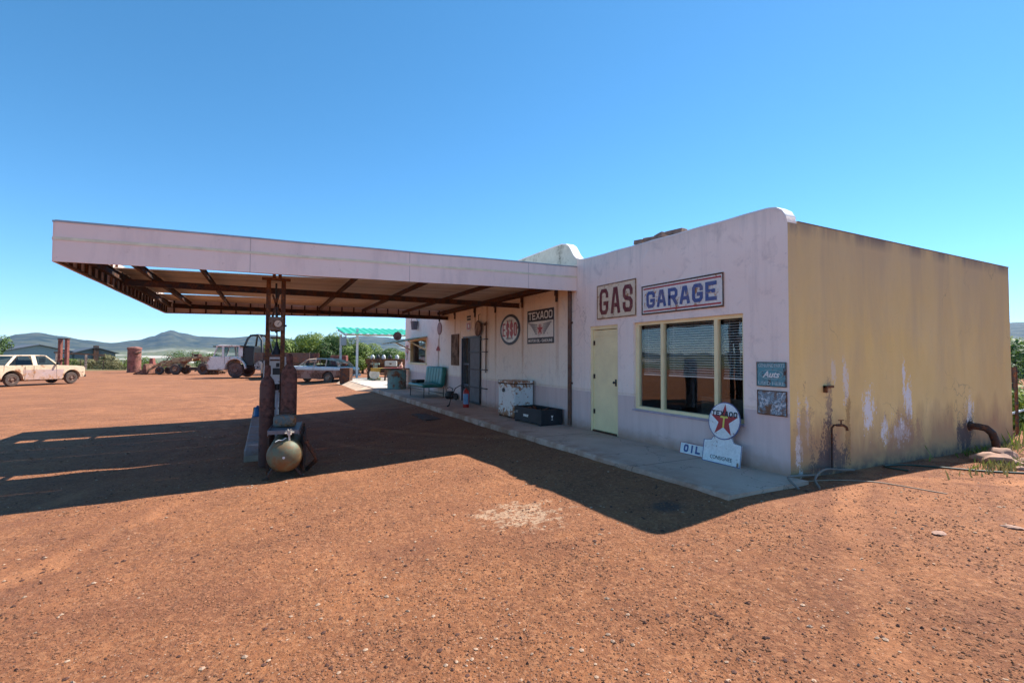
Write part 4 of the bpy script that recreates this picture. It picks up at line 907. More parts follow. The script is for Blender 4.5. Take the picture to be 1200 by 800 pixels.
# ------------------------------------------------------------------ on the porch
# ice box
ib = thing('ice_box', 'tall white enamelled ice box speckled with rust beside the black crate', 'ice box', (-.345, 6.76, 0), R(2))
k = NT('rust_speckled_enamel'); v = k.obj; x, y, z = k.sep(v)
a_ = k.noise(v, 9, 7, .72); e1 = k.math('MAXIMUM', k.ramp(z, .45, .0, 0, .20), k.ramp(z, .55, .92, 0, .17))
m_ = k.ramp(k.math('ADD', a_, e1), .60, .64); cc = k.mix(k.noise(v, 2, 3), (.66, .72, .72), (.80, .80, .76)); cc = k.mix(m_, cc, k.mix(k.noise(v, 25, 3), (.16, .06, .03), (.50, .24, .10)))
k.bump(m_, .3, .004); M['icebox'] = k.base(cc, .4)
MB().box(-.27, .27, -.40, .40, .04, .82).build('body', M['icebox'], ib, bevel=.03, seg=3)
MB().box(-.285, .285, -.415, .415, .835, .90).build('lid', M['icebox'], ib, bevel=.02, seg=3)
MB().box(-.275, .275, -.405, .405, .815, .838).build('gasket', M['dark_steel'], ib)
MB().box(-.25, .25, -.38, .38, .0, .045).build('plinth', M['rust_steel'], ib)
MB().lathe([(.05, -.37), (.05, -.345), (.04, -.338)], (.07, .1, .66), 'X', 14).build('latch', M['black'], ib, smooth=40)
MB().box(.0, .25, -.412, -.4015, .1, .79).box(-.25, -.02, -.412, -.4015, .12, .78).build('end_panel', M['icebox'], ib, bevel=.004)
# black crate
cr = thing('black_crate', 'black wooden crate filled with rusty iron in front of the ice box', 'crate', (-.37, 5.62, 0), R(3))
cb_ = MB().box(-.28, -.255, -.56, .56, .03, .34).box(.255, .28, -.56, .56, .03, .34).box(-.255, .255, -.56, -.535, .03, .34).box(-.255, .255, .535, .56, .03, .34).box(-.255, .255, -.535, .535, .03, .05)
for y_ in (-.5, .5): cb_.box(-.29, .29, y_-.04, y_+.04, 0, .03)
cb_.build('box', plain('black_stained_wood', (.022, .024, .03), .6, var=.4), cr, bevel=.005)
sc_ = MB(); random.seed(5)
for i in range(26):
    a = Vector((random.uniform(-.2, .2), random.uniform(-.48, .48), random.uniform(.24, .32))); d_ = Vector((random.uniform(-1, 1), random.uniform(-1, 1), random.uniform(-.15, .15))).normalized()*random.uniform(.05, .14)
    sc_.bar(a-d_, a+d_, random.uniform(.02, .05), random.uniform(.02, .04))
sc_.build('scrap_iron', M['rust_steel'], cr)
text_mesh('stencil', 'MARLEY', .055, .22, M['letter_white'], cr, (-.2815, .06, .17), rot=(R(90), 0, R(-90)), bold=.006)
text_mesh('stencil', 'JCC', .05, .10, M['letter_white'], cr, (-.2815, .46, .22), rot=(R(90), 0, R(-90)))
MB().prism([(-.03, .045), (.03, .045), (.008, 0), (-.008, 0)], -.5615, -.563, 'Y').box(-.004, .004, -.563, -.5615, -.04, 0).box(-.025, .025, -.563, -.5615, -.05, -.04).build('glass_mark', M['letter_white'], cr, loc=(0, 0, .17))
# teal bench
bn = thing('teal_bench', 'teal vinyl diner bench on thin black legs against the canopy wall', 'bench', (-.5, 13.45, 0), R(4))
MB().box(-.50, .30, -.78, .78, .36, .49).build('seat', M['teal'], bn, bevel=.05, seg=4, smooth=50)
bk = MB().box(.20, .38, -.80, .80, .42, 1.10, Matrix.Rotation(R(7), 3, 'Y')).build('backrest', M['teal'], bn, bevel=.06, seg=4, smooth=50)
pi = MB()
for i in range(1, 6):
    y_ = -.8+1.6*i/6; pi.box(.188, .196, y_-.004, y_+.004, .48, 1.06, Matrix.Rotation(R(7), 3, 'Y'))
pi.build('piping', plain('dark_teal_piping', (.012, .10, .09), .5), bk)
for sx in (-.42, .32):
    for sy in (-.7, .7): MB().tube([(sx, sy, 0), (sx, sy, .36)], .016, 8).build('leg', M['black'], bn)
MB().tube([(-.42, -.7, .30), (-.42, .7, .30)], .012, 8).tube([(.32, -.7, .14), (.32, .7, .14)], .012, 8).build('stretcher', M['black'], bn)
t = thing('folded_bag', 'black folded bag lying on the far end of the teal bench', 'bag', (-.72, 13.95, .49), R(20))
MB().box(-.2, .2, -.16, .16, 0, .11).build('bag', M['black'], t, bevel=.04, seg=3, jitter=.02)
t = thing('black_kettle', 'black cast iron pot on the porch beside the bench', 'pot', (-.12, 12.15, 0))
MB().lathe([(.10, 0), (.155, .05), (.16, .16), (.13, .24), (.135, .26), (.10, .255)], n=20).build('pot', M['black'], t, smooth=50)
MB().tube([(-.13, 0, .24), (-.10, 0, .36), (0, 0, .40), (.10, 0, .36), (.13, 0, .24)], .012, 8).build('handle', M['black'], t)
t = thing('rubber_wheel', 'small spare wheel leaning between the pot and the doorway', 'wheel', (-.1, 11.6, .12), R(20))
MB().lathe([(.07, -.03), (.11, -.03), (.12, 0), (.11, .03), (.07, .03)], (0, 0, 0), 'X', 20).build('tyre', M['black_rubber'], t, smooth=40)
# extinguisher
ex = thing('fire_extinguisher', 'red fire extinguisher with blue label standing at the screen door', 'fire extinguisher', (-.66, 9.25, 0), R(-60))
MB().lathe([(.085, 0), (.09, .02), (.09, .42), (.07, .50), (.03, .53), (.025, .56)], n=24).build('cylinder', M['red'], ex, smooth=50)
MB().add([(.0925*math.cos(a), .0925*math.sin(a), z) for z in (.10, .40) for a in [R(-115)+R(110)*i/12 for i in range(13)]], [(i, i+1, 14+i, 13+i) for i in range(12)]).build('label_band', plain('pale_blue_label', (.16, .32, .52), .4), ex, smooth=60)
MB().box(-.02, .08, -.015, .015, .57, .59).box(-.02, .09, -.015, .015, .61, .625).lathe([(.02, .56), (.02, .62)], n=10).build('lever', M['black'], ex)
t = thing('air_hose', 'thin black air hose looping from the extinguisher to the porch floor', 'hose', (-.66, 9.25, 0))
MB().tube([(.0, .05, .56), (-.05, .35, .62), (-.10, .62, .52), (-.14, .78, .32), (-.18, .82, .15), (-.28, .66, .02), (-.36, .5, .012)], .013, 8).build('hose', M['black_rubber'], t, smooth=60)
MB().tube([(-.30, .60, .03), (-.42, .42, .012)], .022, 8).build('nozzle', M['black'], t)
t = tag(MB().box(-2.15, -1.72, 8.3, 9.7, terrain_h(-1.95, 9)-.05, terrain_h(-1.95, 9)+.018).build('grate', M['dark_steel'], bevel=.01), 'dark iron grate lying on the dirt along the kerb', 'grate')

# ------------------------------------------------------------------ beyond the building end
def lean_to():
    t = thing('lean_to_shelter', 'green corrugated roof shelter on white posts past the building end', 'shelter', (0, 0, 0))
    for (x, y, h) in ((-.35, 29.9, 3.32), (-1.0, 33.0, 3.0), (5.6, 29.5, 3.4), (5.4, 33.2, 3.2)):
        MB().box(x-.07, x+.07, y-.07, y+.07, -.25, h).build('post', M['white_metal'], t)
    gm = plain('green_roof_sheet', (.03, .40, .24), .45, var=.15)
    b = MB(); rings = []
    for i in range(97):
        x = -1.3+7.6*i/96; w_ = .035*math.sin(i*math.pi/3)
        rings.append([(x, 29.3, 2.95+w_), (x, 33.6, 3.55+w_), (x, 33.6, 3.575+w_), (x, 29.3, 2.975+w_)])
    b.loft(rings); b.build('roof', gm, t, smooth=50)
    MB().bar((-1.2, 29.9, 2.90), (6.2, 29.9, 2.92), .08, .12).bar((-1.2, 33, 3.3), (6.2, 33, 3.3), .08, .12).bar((-1.15, 29.4, 2.82), (-1.15, 33.4, 3.36), .06, .1).build('beam', M['white_metal'], t)
    MB().box(-1.06, -1.03, 30.0, 32.6, 2.2, 2.80).build('side_panel', plain('grey_panel', (.26, .29, .30), .5), t)
lean_to()
def oil_drum(x, y, z, label, c, r=.29, h=.88, rust=.35, cat='drum'):
    t = thing('oil_drum', label, cat, (x, y, z))
    P = [(r*.96, 0), (r, .01), (r, h*.32), (r*1.04, h*.335), (r, h*.35), (r, h*.65), (r*1.04, h*.665), (r, h*.68), (r, h-.01), (r*1.03, h), (r*.95, h-.015)]
    MB().lathe(P, n=30).build('shell', rusty('drum_paint_'+label.split()[0], c, (.18, .08, .04), rust, 3), t, smooth=50); return t
t = oil_drum(-.55, 17.95, .0, 'teal oil drum used as a table leg at the building corner', (.16, .30, .28), r=.42, h=.86, rust=.3)
t = thing('barrel_table', 'flat tabletop draped in yellow and red cloth on the teal drum', 'table', (-.7, 18.3, .88), R(10))
MB().box(-.75, .62, -.55, .55, 0, .035).build('tabletop', M['wood'], t)
MB().box(-.77, -.25, -.57, .57, .036, .045).box(-.785, -.772, -.57, .57, -.10, .045).build('yellow_cloth', plain('yellow_cloth', (.75, .42, .04), .8), t)
MB().box(-.25, .64, -.57, .57, .036, .05).build('red_cloth', plain('red_cloth', (.45, .07, .06), .8), t)
t = thing('plank_bench', 'dark rusty steel workbench in the lean-to shade carrying bottles', 'workbench', (1.1, 27.2, -.01), R(-25))
MB().box(-1.3, 1.3, -.35, .35, .98, 1.30).build('top', M['rust_steel'], t); MB().box(-1.2, -1.08, -.3, .3, 0, .98).box(.9, 1.1, -.3, .3, 0, .98).box(-1.08, .9, -.02, .02, .4, .98).build('leg', M['dark_steel'], t)
for i, (dx, c, nm) in enumerate(((-.95, (.65, .68, .62), 'pale jug leftmost on the rusty workbench'), (-.6, (.03, .03, .03), 'black can second from the left on the rusty workbench'), (-.25, (.7, .7, .68), 'white jug in the middle of the rusty workbench'), (.15, (.02, .02, .02), 'black can right of the white jug on the workbench'), (.6, (.68, .66, .6), 'wide off-white tub at the right of the workbench'))):
    a = R(-25); o = MB().lathe([(.12, 0), (.13, .03), (.13, .16), (.07, .23), (.05, .27)], n=14).build('jug', plain('jug_paint_%d' % i, c, .5), None, smooth=40, loc=(1.1+dx*math.cos(a), 27.2+dx*math.sin(a), 1.292)); tag(o, nm, 'jug', 'jugs on the rusty workbench')
# green stationary engine
t = thing('stationary_engine', 'old green stationary engine with pale flywheel under the lean-to', 'engine', (.15, 26.3, -.01), R(-20))
MB().box(-.35, .35, -.25, .25, .0, .12).box(-.22, .22, -.2, .2, .12, .62).build('crankcase', rusty('green_engine_paint', (.10, .30, .17), (.2, .1, .05), .35, 4), t, bevel=.03)
MB().lathe([(.14, .62), (.14, .95), (.10, 1.0)], n=16).box(-.3, .25, -.12, .12, .95, 1.05).build('cylinder_block', rusty('green_engine_paint_b', (.22, .33, .26), (.2, .1, .05), .4, 4), t)
MB().lathe([(.30, -.34), (.30, -.27), (.25, -.26), (.24, -.3), (.08, -.31), (.06, -.36)], (.0, 0, .38), 'Y', 26).build('flywheel', plain('cream_flywheel', (.62, .56, .44), .6), t, smooth=40)
MB().tube([(-.1, 0, 1.0), (-.25, 0, 1.25), (-.1, 0, 1.4)], .03, 8).tube([(-.3, -.1, .1), (-.5, -.2, .6), (-.3, -.15, .95)], .02, 8).build('exhaust', M['dark_steel'], t)
t = thing('grey_cash_box', 'grey metal box standing on a dark iron stand in the lean-to', 'box', (.95, 25.6, .85), R(-20))
MB().box(-.35, .35, -.2, .2, 0, .32).build('body', plain('grey_box', (.34, .33, .30), .5), t, bevel=.03)
MB().box(-.06, .06, -.215, -.201, .12, .2).build('latch', M['dark_steel'], t)
t = thing('iron_stand', 'dark iron machine stand below the grey box', 'stand', (.95, 25.6, -.01), R(-20))
MB().box(-.4, .4, -.22, .22, .78, .85).bar((-.35, -.15, 0), (-.3, -.15, .78), .06, .06).bar((.35, -.15, 0), (.3, -.15, .78), .06, .06).bar((-.35, .15, 0), (-.3, .15, .78), .06, .06).bar((.35, .15, 0), (.3, .15, .78), .06, .06).box(-.25, .3, -.1, .1, .2, .6).build('frame', M['dark_steel'], t)
t = thing('hand_pump', 'faded pink cast iron hand pump beside the drum table', 'pump', (.6, 21.8, -.01), R(10))
MB().lathe([(.22, 0), (.22, .04), (.08, .08), (.075, .72), (.11, .75), (.11, .98), (.05, 1.05)], n=18).build('barrel', rusty('pink_pump_paint', (.62, .38, .30), (.3, .12, .07), .4, 4), t, smooth=40)
MB().tube([(0, -.08, .85), (-.05, -.3, .84), (-.05, -.38, .72)], .04, 10).tube([(0, 0, 1.05), (.1, .1, 1.15), (.25, .4, .75)], .02, 8).build('spout', rusty('pink_pump_paint_b', (.62, .38, .30), (.3, .12, .07), .4, 4), t, smooth=50)
t = thing('motor_housing', 'squat brown electric motor on the pale apron', 'motor', (.0, 20.8, -.002), R(30))
MB().lathe([(.12, -.3), (.22, -.24), (.22, .24), (.12, .3)], (0, 0, .26), 'X', 20).box(-.2, .2, -.16, .16, 0, .1).build('body', M['rust_steel'], t, smooth=40); MB().tube([(.3, 0, .26), (.42, 0, .26)], .03, 8).build('shaft', M['chrome'], t)
t = thing('rusty_cabinet', 'rust brown steel cabinet standing beside the blue and rust sedan', 'cabinet', (-1.55, 26.3, -.2), R(-30))
MB().box(-.30, .30, -.25, .25, 0, .95).build('body', M['rust_steel'], t, bevel=.02); MB().box(-.25, .25, -.262, -.251, .08, .88).build('door', M['dark_steel'], t, bevel=.004)
t = thing('red_reel', 'dark red hose reel frame standing behind the white shelter posts', 'reel', (-.8, 35.2, -.2), R(-25))
MB().box(-.6, .6, -.3, .3, .9, 1.7).build('drum', rusty('dark_red_reel', (.22, .05, .04), (.12, .05, .03), .4), t, bevel=.06); MB().bar((-.55, 0, 0), (-.5, 0, 1.0), .08, .3).bar((.55, 0, 0), (.5, 0, 1.0), .08, .3).build('frame', M['dark_steel'], t)

# ------------------------------------------------------------------ vehicles
def arch(cx, r, z0, n=10):   # lower edge points going over a wheel arch left to right
    return [(cx+r*math.cos(math.pi-math.pi*i/n), z0+r*math.sin(math.pi*i/n)) for i in range(n+1)]
def wheel(par, x, y, r, wd, rim_m, tyre_m, sgn, hub=.55):
    w_ = MB().lathe([(r*hub*.9, -wd*.12), (r*hub, -wd*.44), (r*(hub+.04), -wd/2), (r*.93, -wd/2), (r, -wd*.3), (r, wd*.3), (r*.93, wd/2), (r*(hub+.04), wd/2), (r*hub, wd*.44), (r*hub*.9, wd*.12)], (0, 0, 0), 'Y', 28).build('wheel', tyre_m, par, smooth=35, loc=(x, y, r))
    MB().lathe([(r*hub*.97, -wd*.14), (r*hub*.97, -wd*.47), (r*hub*.86, -wd*.47), (r*hub*.78, -wd*.24), (r*.30, -wd*.20), (r*.26, -wd*.46), (r*.10, -wd*.52)] if sgn < 0 else [(r*.10, wd*.52), (r*.26, wd*.46), (r*.30, wd*.20), (r*hub*.78, wd*.24), (r*hub*.86, wd*.47), (r*hub*.97, wd*.47), (r*hub*.97, wd*.14)], (0, 0, 0), 'Y', 24).build('rim', rim_m, w_, smooth=35)
    return w_
def pickup():
    t = thing('pickup_truck', 'faded cream and rust old pickup truck parked at the left edge of the yard', 'pickup truck', (-20.6, 37.6, -.52), R(52))
    wb = 3.4; r = .39; hw = .95
    pt_ = rusty('faded_cream_truck_paint', (.80, .62, .42), (.30, .13, .06), .24, 1.1, .5, (.5, .26, .14), .45)
    low = rusty('mauve_truck_paint', (.50, .36, .33), (.36, .17, .07), .22, 1.5, .6, (.55, .28, .12), .5)
    z0 = .34
    prof = [(-2.29, .50)]+[(-.62, .44)]+arch(0, .56, .42)[0:]+[(.62, z0), (wb-.66, z0)]+arch(wb, .54, .42)+[(wb+.77, .46), (wb+.82, .62), (wb+.84, 1.02), (wb+.76, 1.16), (wb+.3, 1.22), (wb-.85, 1.27), (wb-1.1, 1.29), (.4, 1.29), (-.42, 1.29), (-.46, .88), (-2.3, .86), (-2.3, .5)]
    MB().prism(prof, -hw, hw, 'Y').build('body', pt_, t, bevel=.05, seg=3, smooth=40)
    MB().prism([(.64, z0+.03), (wb-.68, z0+.03), (wb-.60, .6), (wb-.52, 1.0), (.52, 1.0), (.6, .6)], -hw-.008, hw+.008, 'Y').build('lower_panel', low, t)
    MB().box(-.5, wb+.6, -.72, .72, .28, .75).build('chassis', M['dark_steel'], t)
    # cab and rear cabin: roof slab + pillars
    rf = [(.35, 1.93), (wb-1.95, 1.95), (wb-1.55, 1.93), (wb-1.45, 1.89), (.2, 1.87)]
    MB().prism(rf, -.74, .74, 'Y').build('roof', pt_, t, bevel=.03, seg=2, smooth=40)
    for s_ in (-1, 1):
        p = MB()
        for (xa, xb, w_) in ((-.34, .24, .13), (.42, .42, .0), (wb-2.2, wb-2.22, .24), (wb-.88, wb-1.5, .07)):
            if w_: p.bar((xa, s_*.93, 1.27), (xb, s_*.72, 1.9), .05, w_, up=(1, 0, 0))
        p.build('pillar', pt_, t)
        MB().add([(-.26, s_*.90, 1.28), (wb-2.34, s_*.90, 1.28), (wb-2.34, s_*.72, 1.88), (.30, s_*.72, 1.88)], [(0, 1, 2, 3)]).add([(wb-2.10, s_*.90, 1.28), (wb-.92, s_*.90, 1.28), (wb-1.55, s_*.72, 1.88), (wb-2.10, s_*.72, 1.88)], [(0, 1, 2, 3)]).build('side_window', M['car_glass'], t)
        MB().box(wb-1.05, wb-.95, s_*.98, s_*1.16, 1.30, 1.46).build('mirror', M['black'], t, bevel=.02)
        MB().box(.635, .645, s_*.955, s_*.962, .40, 1.25).box(wb-2.28, wb-2.27, s_*.955, s_*.962, .40, 1.25).box(wb-.98, wb-.97, s_*.955, s_*.962, .40, 1.25).build('door_gap', M['black'], t)
        for xw in (0, wb): wheel(t, xw, s_*(hw-.13), r, .24, rusty('wheel_rust', (.30, .20, .15), (.12, .06, .04), .5), M['dusty_tyre'], s_)
        MB().box(wb+.81, wb+.85, s_*.62-.12, s_*.62+.12, .78, .98).build('headlight', M['chrome'], t, bevel=.02)
    MB().add([(wb-.88, -.86, 1.29), (wb-.88, .86, 1.29), (wb-1.5, .70, 1.88), (wb-1.5, -.70, 1.88)], [(0, 1, 2, 3)]).build('windscreen', M['car_glass'], t)
    MB().box(.6, wb-1.6, -.8, .8, .75, 1.2).box(wb-2.2, wb-2.0, -.7, .7, 1.2, 1.62).build('seats', M['dark_in'], t)
    MB().box(wb+.82, wb+.92, -.93, .93, .44, .60).box(-2.45, -2.36, -.9, .9, .5, .62).build('bumper', M['black'], t, bevel=.02)
    MB().box(wb+.835, wb+.85, -.48, .48, .74, 1.0).build('grille', M['black'], t)
    # long load bed behind
    for s_ in (-1, 1): MB().box(-2.3, -.47, s_*.88, s_*.95, .87, 1.27).build('bed_side', pt_, t, bevel=.015)
    MB().box(-2.34, -2.28, -.87, .87, .86, 1.25).build('tailgate', rusty('bed_rust', (.5, .36, .24), (.22, .1, .05), .5), t)
pickup()

def sedan():
    ang = math.atan2(32.87-30.45, -3.67+1.15)
    t = thing('sedan_car', 'rusted fifties sedan with light blue upper sides parked before the trees', 'car', (-3.75, 32.9, -.38), ang); t.scale = (1.12, 1.12, 1.12)
    # +X forward; front wheel at x=0, rear at -2.75
    wb = 2.75; r = .335; hw = .86
    rustp = rusty('rust_brown_sedan', (.36, .19, .14), (.20, .085, .05), .5, 1.6, .7, (.5, .3, .2), .4)
    bluep = rusty('faded_blue_sedan', (.60, .72, .76), (.40, .26, .18), .16, 2.0, .5, (.6, .5, .42), .5)
    tanp = rusty('tan_roof_paint', (.62, .47, .34), (.3, .15, .09), .35, 2, .6)
    prof = [(-wb-1.0, .45), (-wb-.42, .36)]+arch(-wb, .40, .36)+[(-wb+.44, .27), (-.46, .27)]+arch(0, .42, .36)+[(.78, .40), (.86, .52), (.86, .80), (-wb-1.02, .80)]
    MB().prism(prof, -hw, hw, 'Y').build('body', rustp, t, bevel=.05, seg=3, smooth=40)
    up = [(.86, .801), (.84, .93), (.62, .99), (.1, 1.01), (-.55, 1.02), (-1.2, 1.0), (-wb-.2, 1.0), (-wb-.7, .97), (-wb-1.05, .92), (-wb-1.06, .801)]
    MB().prism(up, -hw+.03, hw-.03, 'Y').build('shoulder', bluep, t, bevel=.05, seg=3, smooth=40)
    sec = []
    for x, z, w_ in ((-.98, 1.42, .52), (-1.15, 1.47, .58), (-1.6, 1.51, .62), (-2.2, 1.51, .62), (-2.7, 1.46, .60), (-3.0, 1.38, .56), (-3.22, 1.26, .50)):
        sec.append([(x, -w_, z-.07), (x, -w_*.9, z-.02), (x, -w_*.5, z), (x, w_*.5, z), (x, w_*.9, z-.02), (x, w_, z-.07), (x, w_*.9, z-.075), (x, -w_*.9, z-.075)])
    MB().loft(sec).build('roof', tanp, t, smooth=40)
    for s_ in (-1, 1):
        p = MB().bar((-.55, s_*.76, 1.0), (-1.02, s_*.53, 1.40), .05, .05, (1, 0, 0)).bar((-1.72, s_*.80, 1.0), (-1.76, s_*.60, 1.46), .04, .09, (1, 0, 0)).bar((-.98, s_*.79, 1.0), (-1.08, s_*.58, 1.42), .03, .03, (1, 0, 0)).bar((-2.55, s_*.80, 1.0), (-2.50, s_*.60, 1.45), .04, .05, (1, 0, 0)).bar((-3.42, s_*.66, .99), (-3.12, s_*.50, 1.30), .06, .20, (1, 0, 0))
        p.build('pillar', tanp, t)
        MB().add([(-2.6, s_*.79, 1.0), (-3.35, s_*.70, 1.0), (-3.08, s_*.53, 1.33), (-2.55, s_*.60, 1.43)], [(0, 1, 2, 3)]).build('side_window', M['car_glass'], t)
        for xw in (0, -wb): wheel(t, xw, s_*(hw-.12), r, .18, rusty('sedan_wheel', (.40, .26, .18), (.2, .1, .06), .5), M['dusty_tyre'], s_, hub=.62)
        MB().lathe([(.09, .86), (.09, .90), (.05, .92)], (0, s_*.62, .82), 'X', 16).build('headlight', M['chrome'], t, smooth=40)
        MB().box(-.56, -.55, s_*.855, s_*.866, .32, .98).box(-1.73, -1.72, s_*.855, s_*.866, .32, .98).build('door_gap', M['black'], t)
        MB().box(.6, -wb-.9, s_*.862, s_*.868, .795, .81).build('trim_strip', M['chrome'], t)
    MB().add([(-.50, -.74, 1.02), (-.50, .74, 1.02), (-.98, .52, 1.38), (-.98, -.52, 1.38)], [(0, 1, 2, 3)]).build('windscreen', M['car_glass'], t)
    MB().box(-1.9, -1.75, -.6, .6, .6, 1.12).box(-2.75, -2.6, -.6, .6, .6, 1.12).build('seats', M['wood'], t)
    MB().box(.86, .96, -.84, .84, .42, .54).box(-wb-1.14, -wb-1.03, -.84, .84, .42, .54).build('bumper', M['chrome'], t, bevel=.02)
    MB().box(.862, .872, -.5, .5, .56, .76).build('grille', M['dark_steel'], t)
sedan()

def old_truck():
    # faces left in the picture
    t = thing('cab_truck', 'old white and rust cab-over lorry with flat bed and tall headache rack', 'lorry', (-7.75, 46.0, -.52), R(180-27+4)); t.scale = (1.1, 1.1, 1.12)
    wp = rusty('white_lorry_paint', (.88, .76, .68), (.36, .17, .10), .30, 1.6, .6, (.62, .42, .36), .3)
    r = .60; hw = 1.1
    cab = [(-.75, .75), (-.62, .98)]+arch(0, .78, .78)[2:9]+[(.72, .98), (.78, .60), (2.15, .60), (2.22, .85), (2.22, 1.45), (2.02, 1.62), (1.85, 1.70), (.95, 1.72), (-.42, 1.70), (-.42, .98)]
    MB().prism([(-.42, 1.10)]+[(x_, z_) for x_, z_ in arch(0, .80, .72) if -.42 < x_ < .78 and z_ > 1.0]+[(.80, .62), (2.15, .62), (2.22, .85), (2.22, 1.42), (2.05, 1.60), (1.70, 1.70), (-.42, 1.72)], -hw, hw, 'Y').build('cab', wp, t, bevel=.06, seg=3, smooth=40)
    MB().prism([(-.40, 2.55), (1.35, 2.60), (1.55, 2.52), (1.62, 2.45), (-.42, 2.45)], -1.0, 1.0, 'Y').build('roof', wp, t, bevel=.05, seg=3)
    MB().box(-.43, -.38, -1.0, 1.0, 1.7, 2.48).build('rear_panel', wp, t)
    MB().box(1.55, 1.85, -.9, .9, 2.42, 2.50).build('sun_visor', M['dark_steel'], t)
    for s_ in (-1, 1):
        p = MB().bar((-.36, s_*1.06, 1.70), (-.34, s_*.97, 2.48), .06, .34, (1, 0, 0)).bar((.98, s_*1.06, 1.70), (1.02, s_*.97, 2.48), .05, .16, (1, 0, 0)).bar((1.74, s_*1.0, 1.68), (1.50, s_*.94, 2.46), .06, .08, (1, 0, 0)); p.build('pillar', wp, t)
        MB().add([(-.28, s_*1.04, 1.72), (.92, s_*1.04, 1.72), (.95, s_*.96, 2.45), (-.26, s_*.96, 2.45)], [(0, 1, 2, 3)]).build('side_window', M['car_glass'], t)
        MB().box(.84, .86, s_*1.095, s_*1.108, .68, 1.70).box(-.2, -.19, s_*1.095, s_*1.108, 1.55, 1.70).build('door_gap', M['rust_steel'], t)
        a_ = [(.86*math.cos(q), .72+.86*math.sin(q)) for q in [math.pi*i/14 for i in range(15)]]; b2 = [(.76*math.cos(q), .72+.76*math.sin(q)) for q in [math.pi*i/14 for i in range(15)]]
        MB().prism(a_+b2[::-1], s_*1.02, s_*1.24, 'Y').build('fender', wp, t, bevel=.02, smooth=40)
        wheel(t, 0, s_*.98, r, .28, rusty('lorry_wheel', (.25, .13, .10), (.15, .07, .05), .5), rusty('brown_dust_tyre', (.16, .08, .06), (.10, .05, .04), .5), s_, hub=.5)
        wheel(t, -4.6, s_*.98, r, .28, M['rust_steel'], M['dusty_tyre'], s_, hub=.5)
        MB().lathe([(.12, 2.22), (.12, 2.27), (.06, 2.29)], (0, s_*.75, .98), 'X', 16).build('headlight', M['chrome'], t, smooth=40)
    MB().add([(1.72, -.95, 1.70), (1.72, .95, 1.70), (1.53, .92, 2.45), (1.53, -.92, 2.45)], [(0, 1, 2, 3)]).build('windscreen', M['car_glass'], t)
    MB().box(2.221, 2.24, -.55, .55, .85, 1.35).build('grille', M['dark_steel'], t); MB().box(2.2, 2.36, -1.1, 1.1, .52, .66).build('bumper', M['dark_steel'], t)
    MB().box(-5.6, 1.6, -.45, .45, .62, .85).build('chassis', M['dark_steel'], t)
    bed = MB().box(-5.8, -1.5, -1.15, 1.15, 1.20, 1.36).box(-5.8, -1.5, -1.2, -1.13, 1.36, 2.0).box(-5.8, -1.5, 1.13, 1.2, 1.36, 2.0).build('flat_bed', rusty('dark_bed_steel', (.10, .06, .05), (.18, .08, .05), .5, 2), t)
    MB().box(-1.35, -.60, -1.0, 1.0, .95, 2.45).build('engine_housing', M['black'], t, bevel=.05)
    rk = MB()
    for s_ in (-1.0, 1.0): rk.tube([(-.62, s_, 2.45), (-.78, s_*.8, 3.1), (-.92, s_*.6, 3.36), (-1.5, s_*.6, 3.42), (-1.85, s_*.7, 2.95), (-2.0, s_, 2.0)], .085, 8)
    for x_, z_ in ((-.92, 3.38), (-1.2, 3.41), (-1.5, 3.44)): rk.bar((x_, -.62, z_), (x_, .62, z_), .12, .10)
    rk.bar((-.6, -1.1, 2.5), (-.6, 1.1, 2.5), .5, .08).tube([(-1.25, -.55, 2.4), (-1.25, -.5, 3.38)], .05, 8)
    rk.build('headache_rack', M['black'], t, smooth=50)
    MB().lathe([(.36, -.42), (.36, .42)], (-1.95, 1.0, .98), 'Y', 20).build('fuel_tank', rusty('striped_tank', (.55, .5, .46), (.06, .05, .05), .45, 6), t, smooth=40)
old_truck()
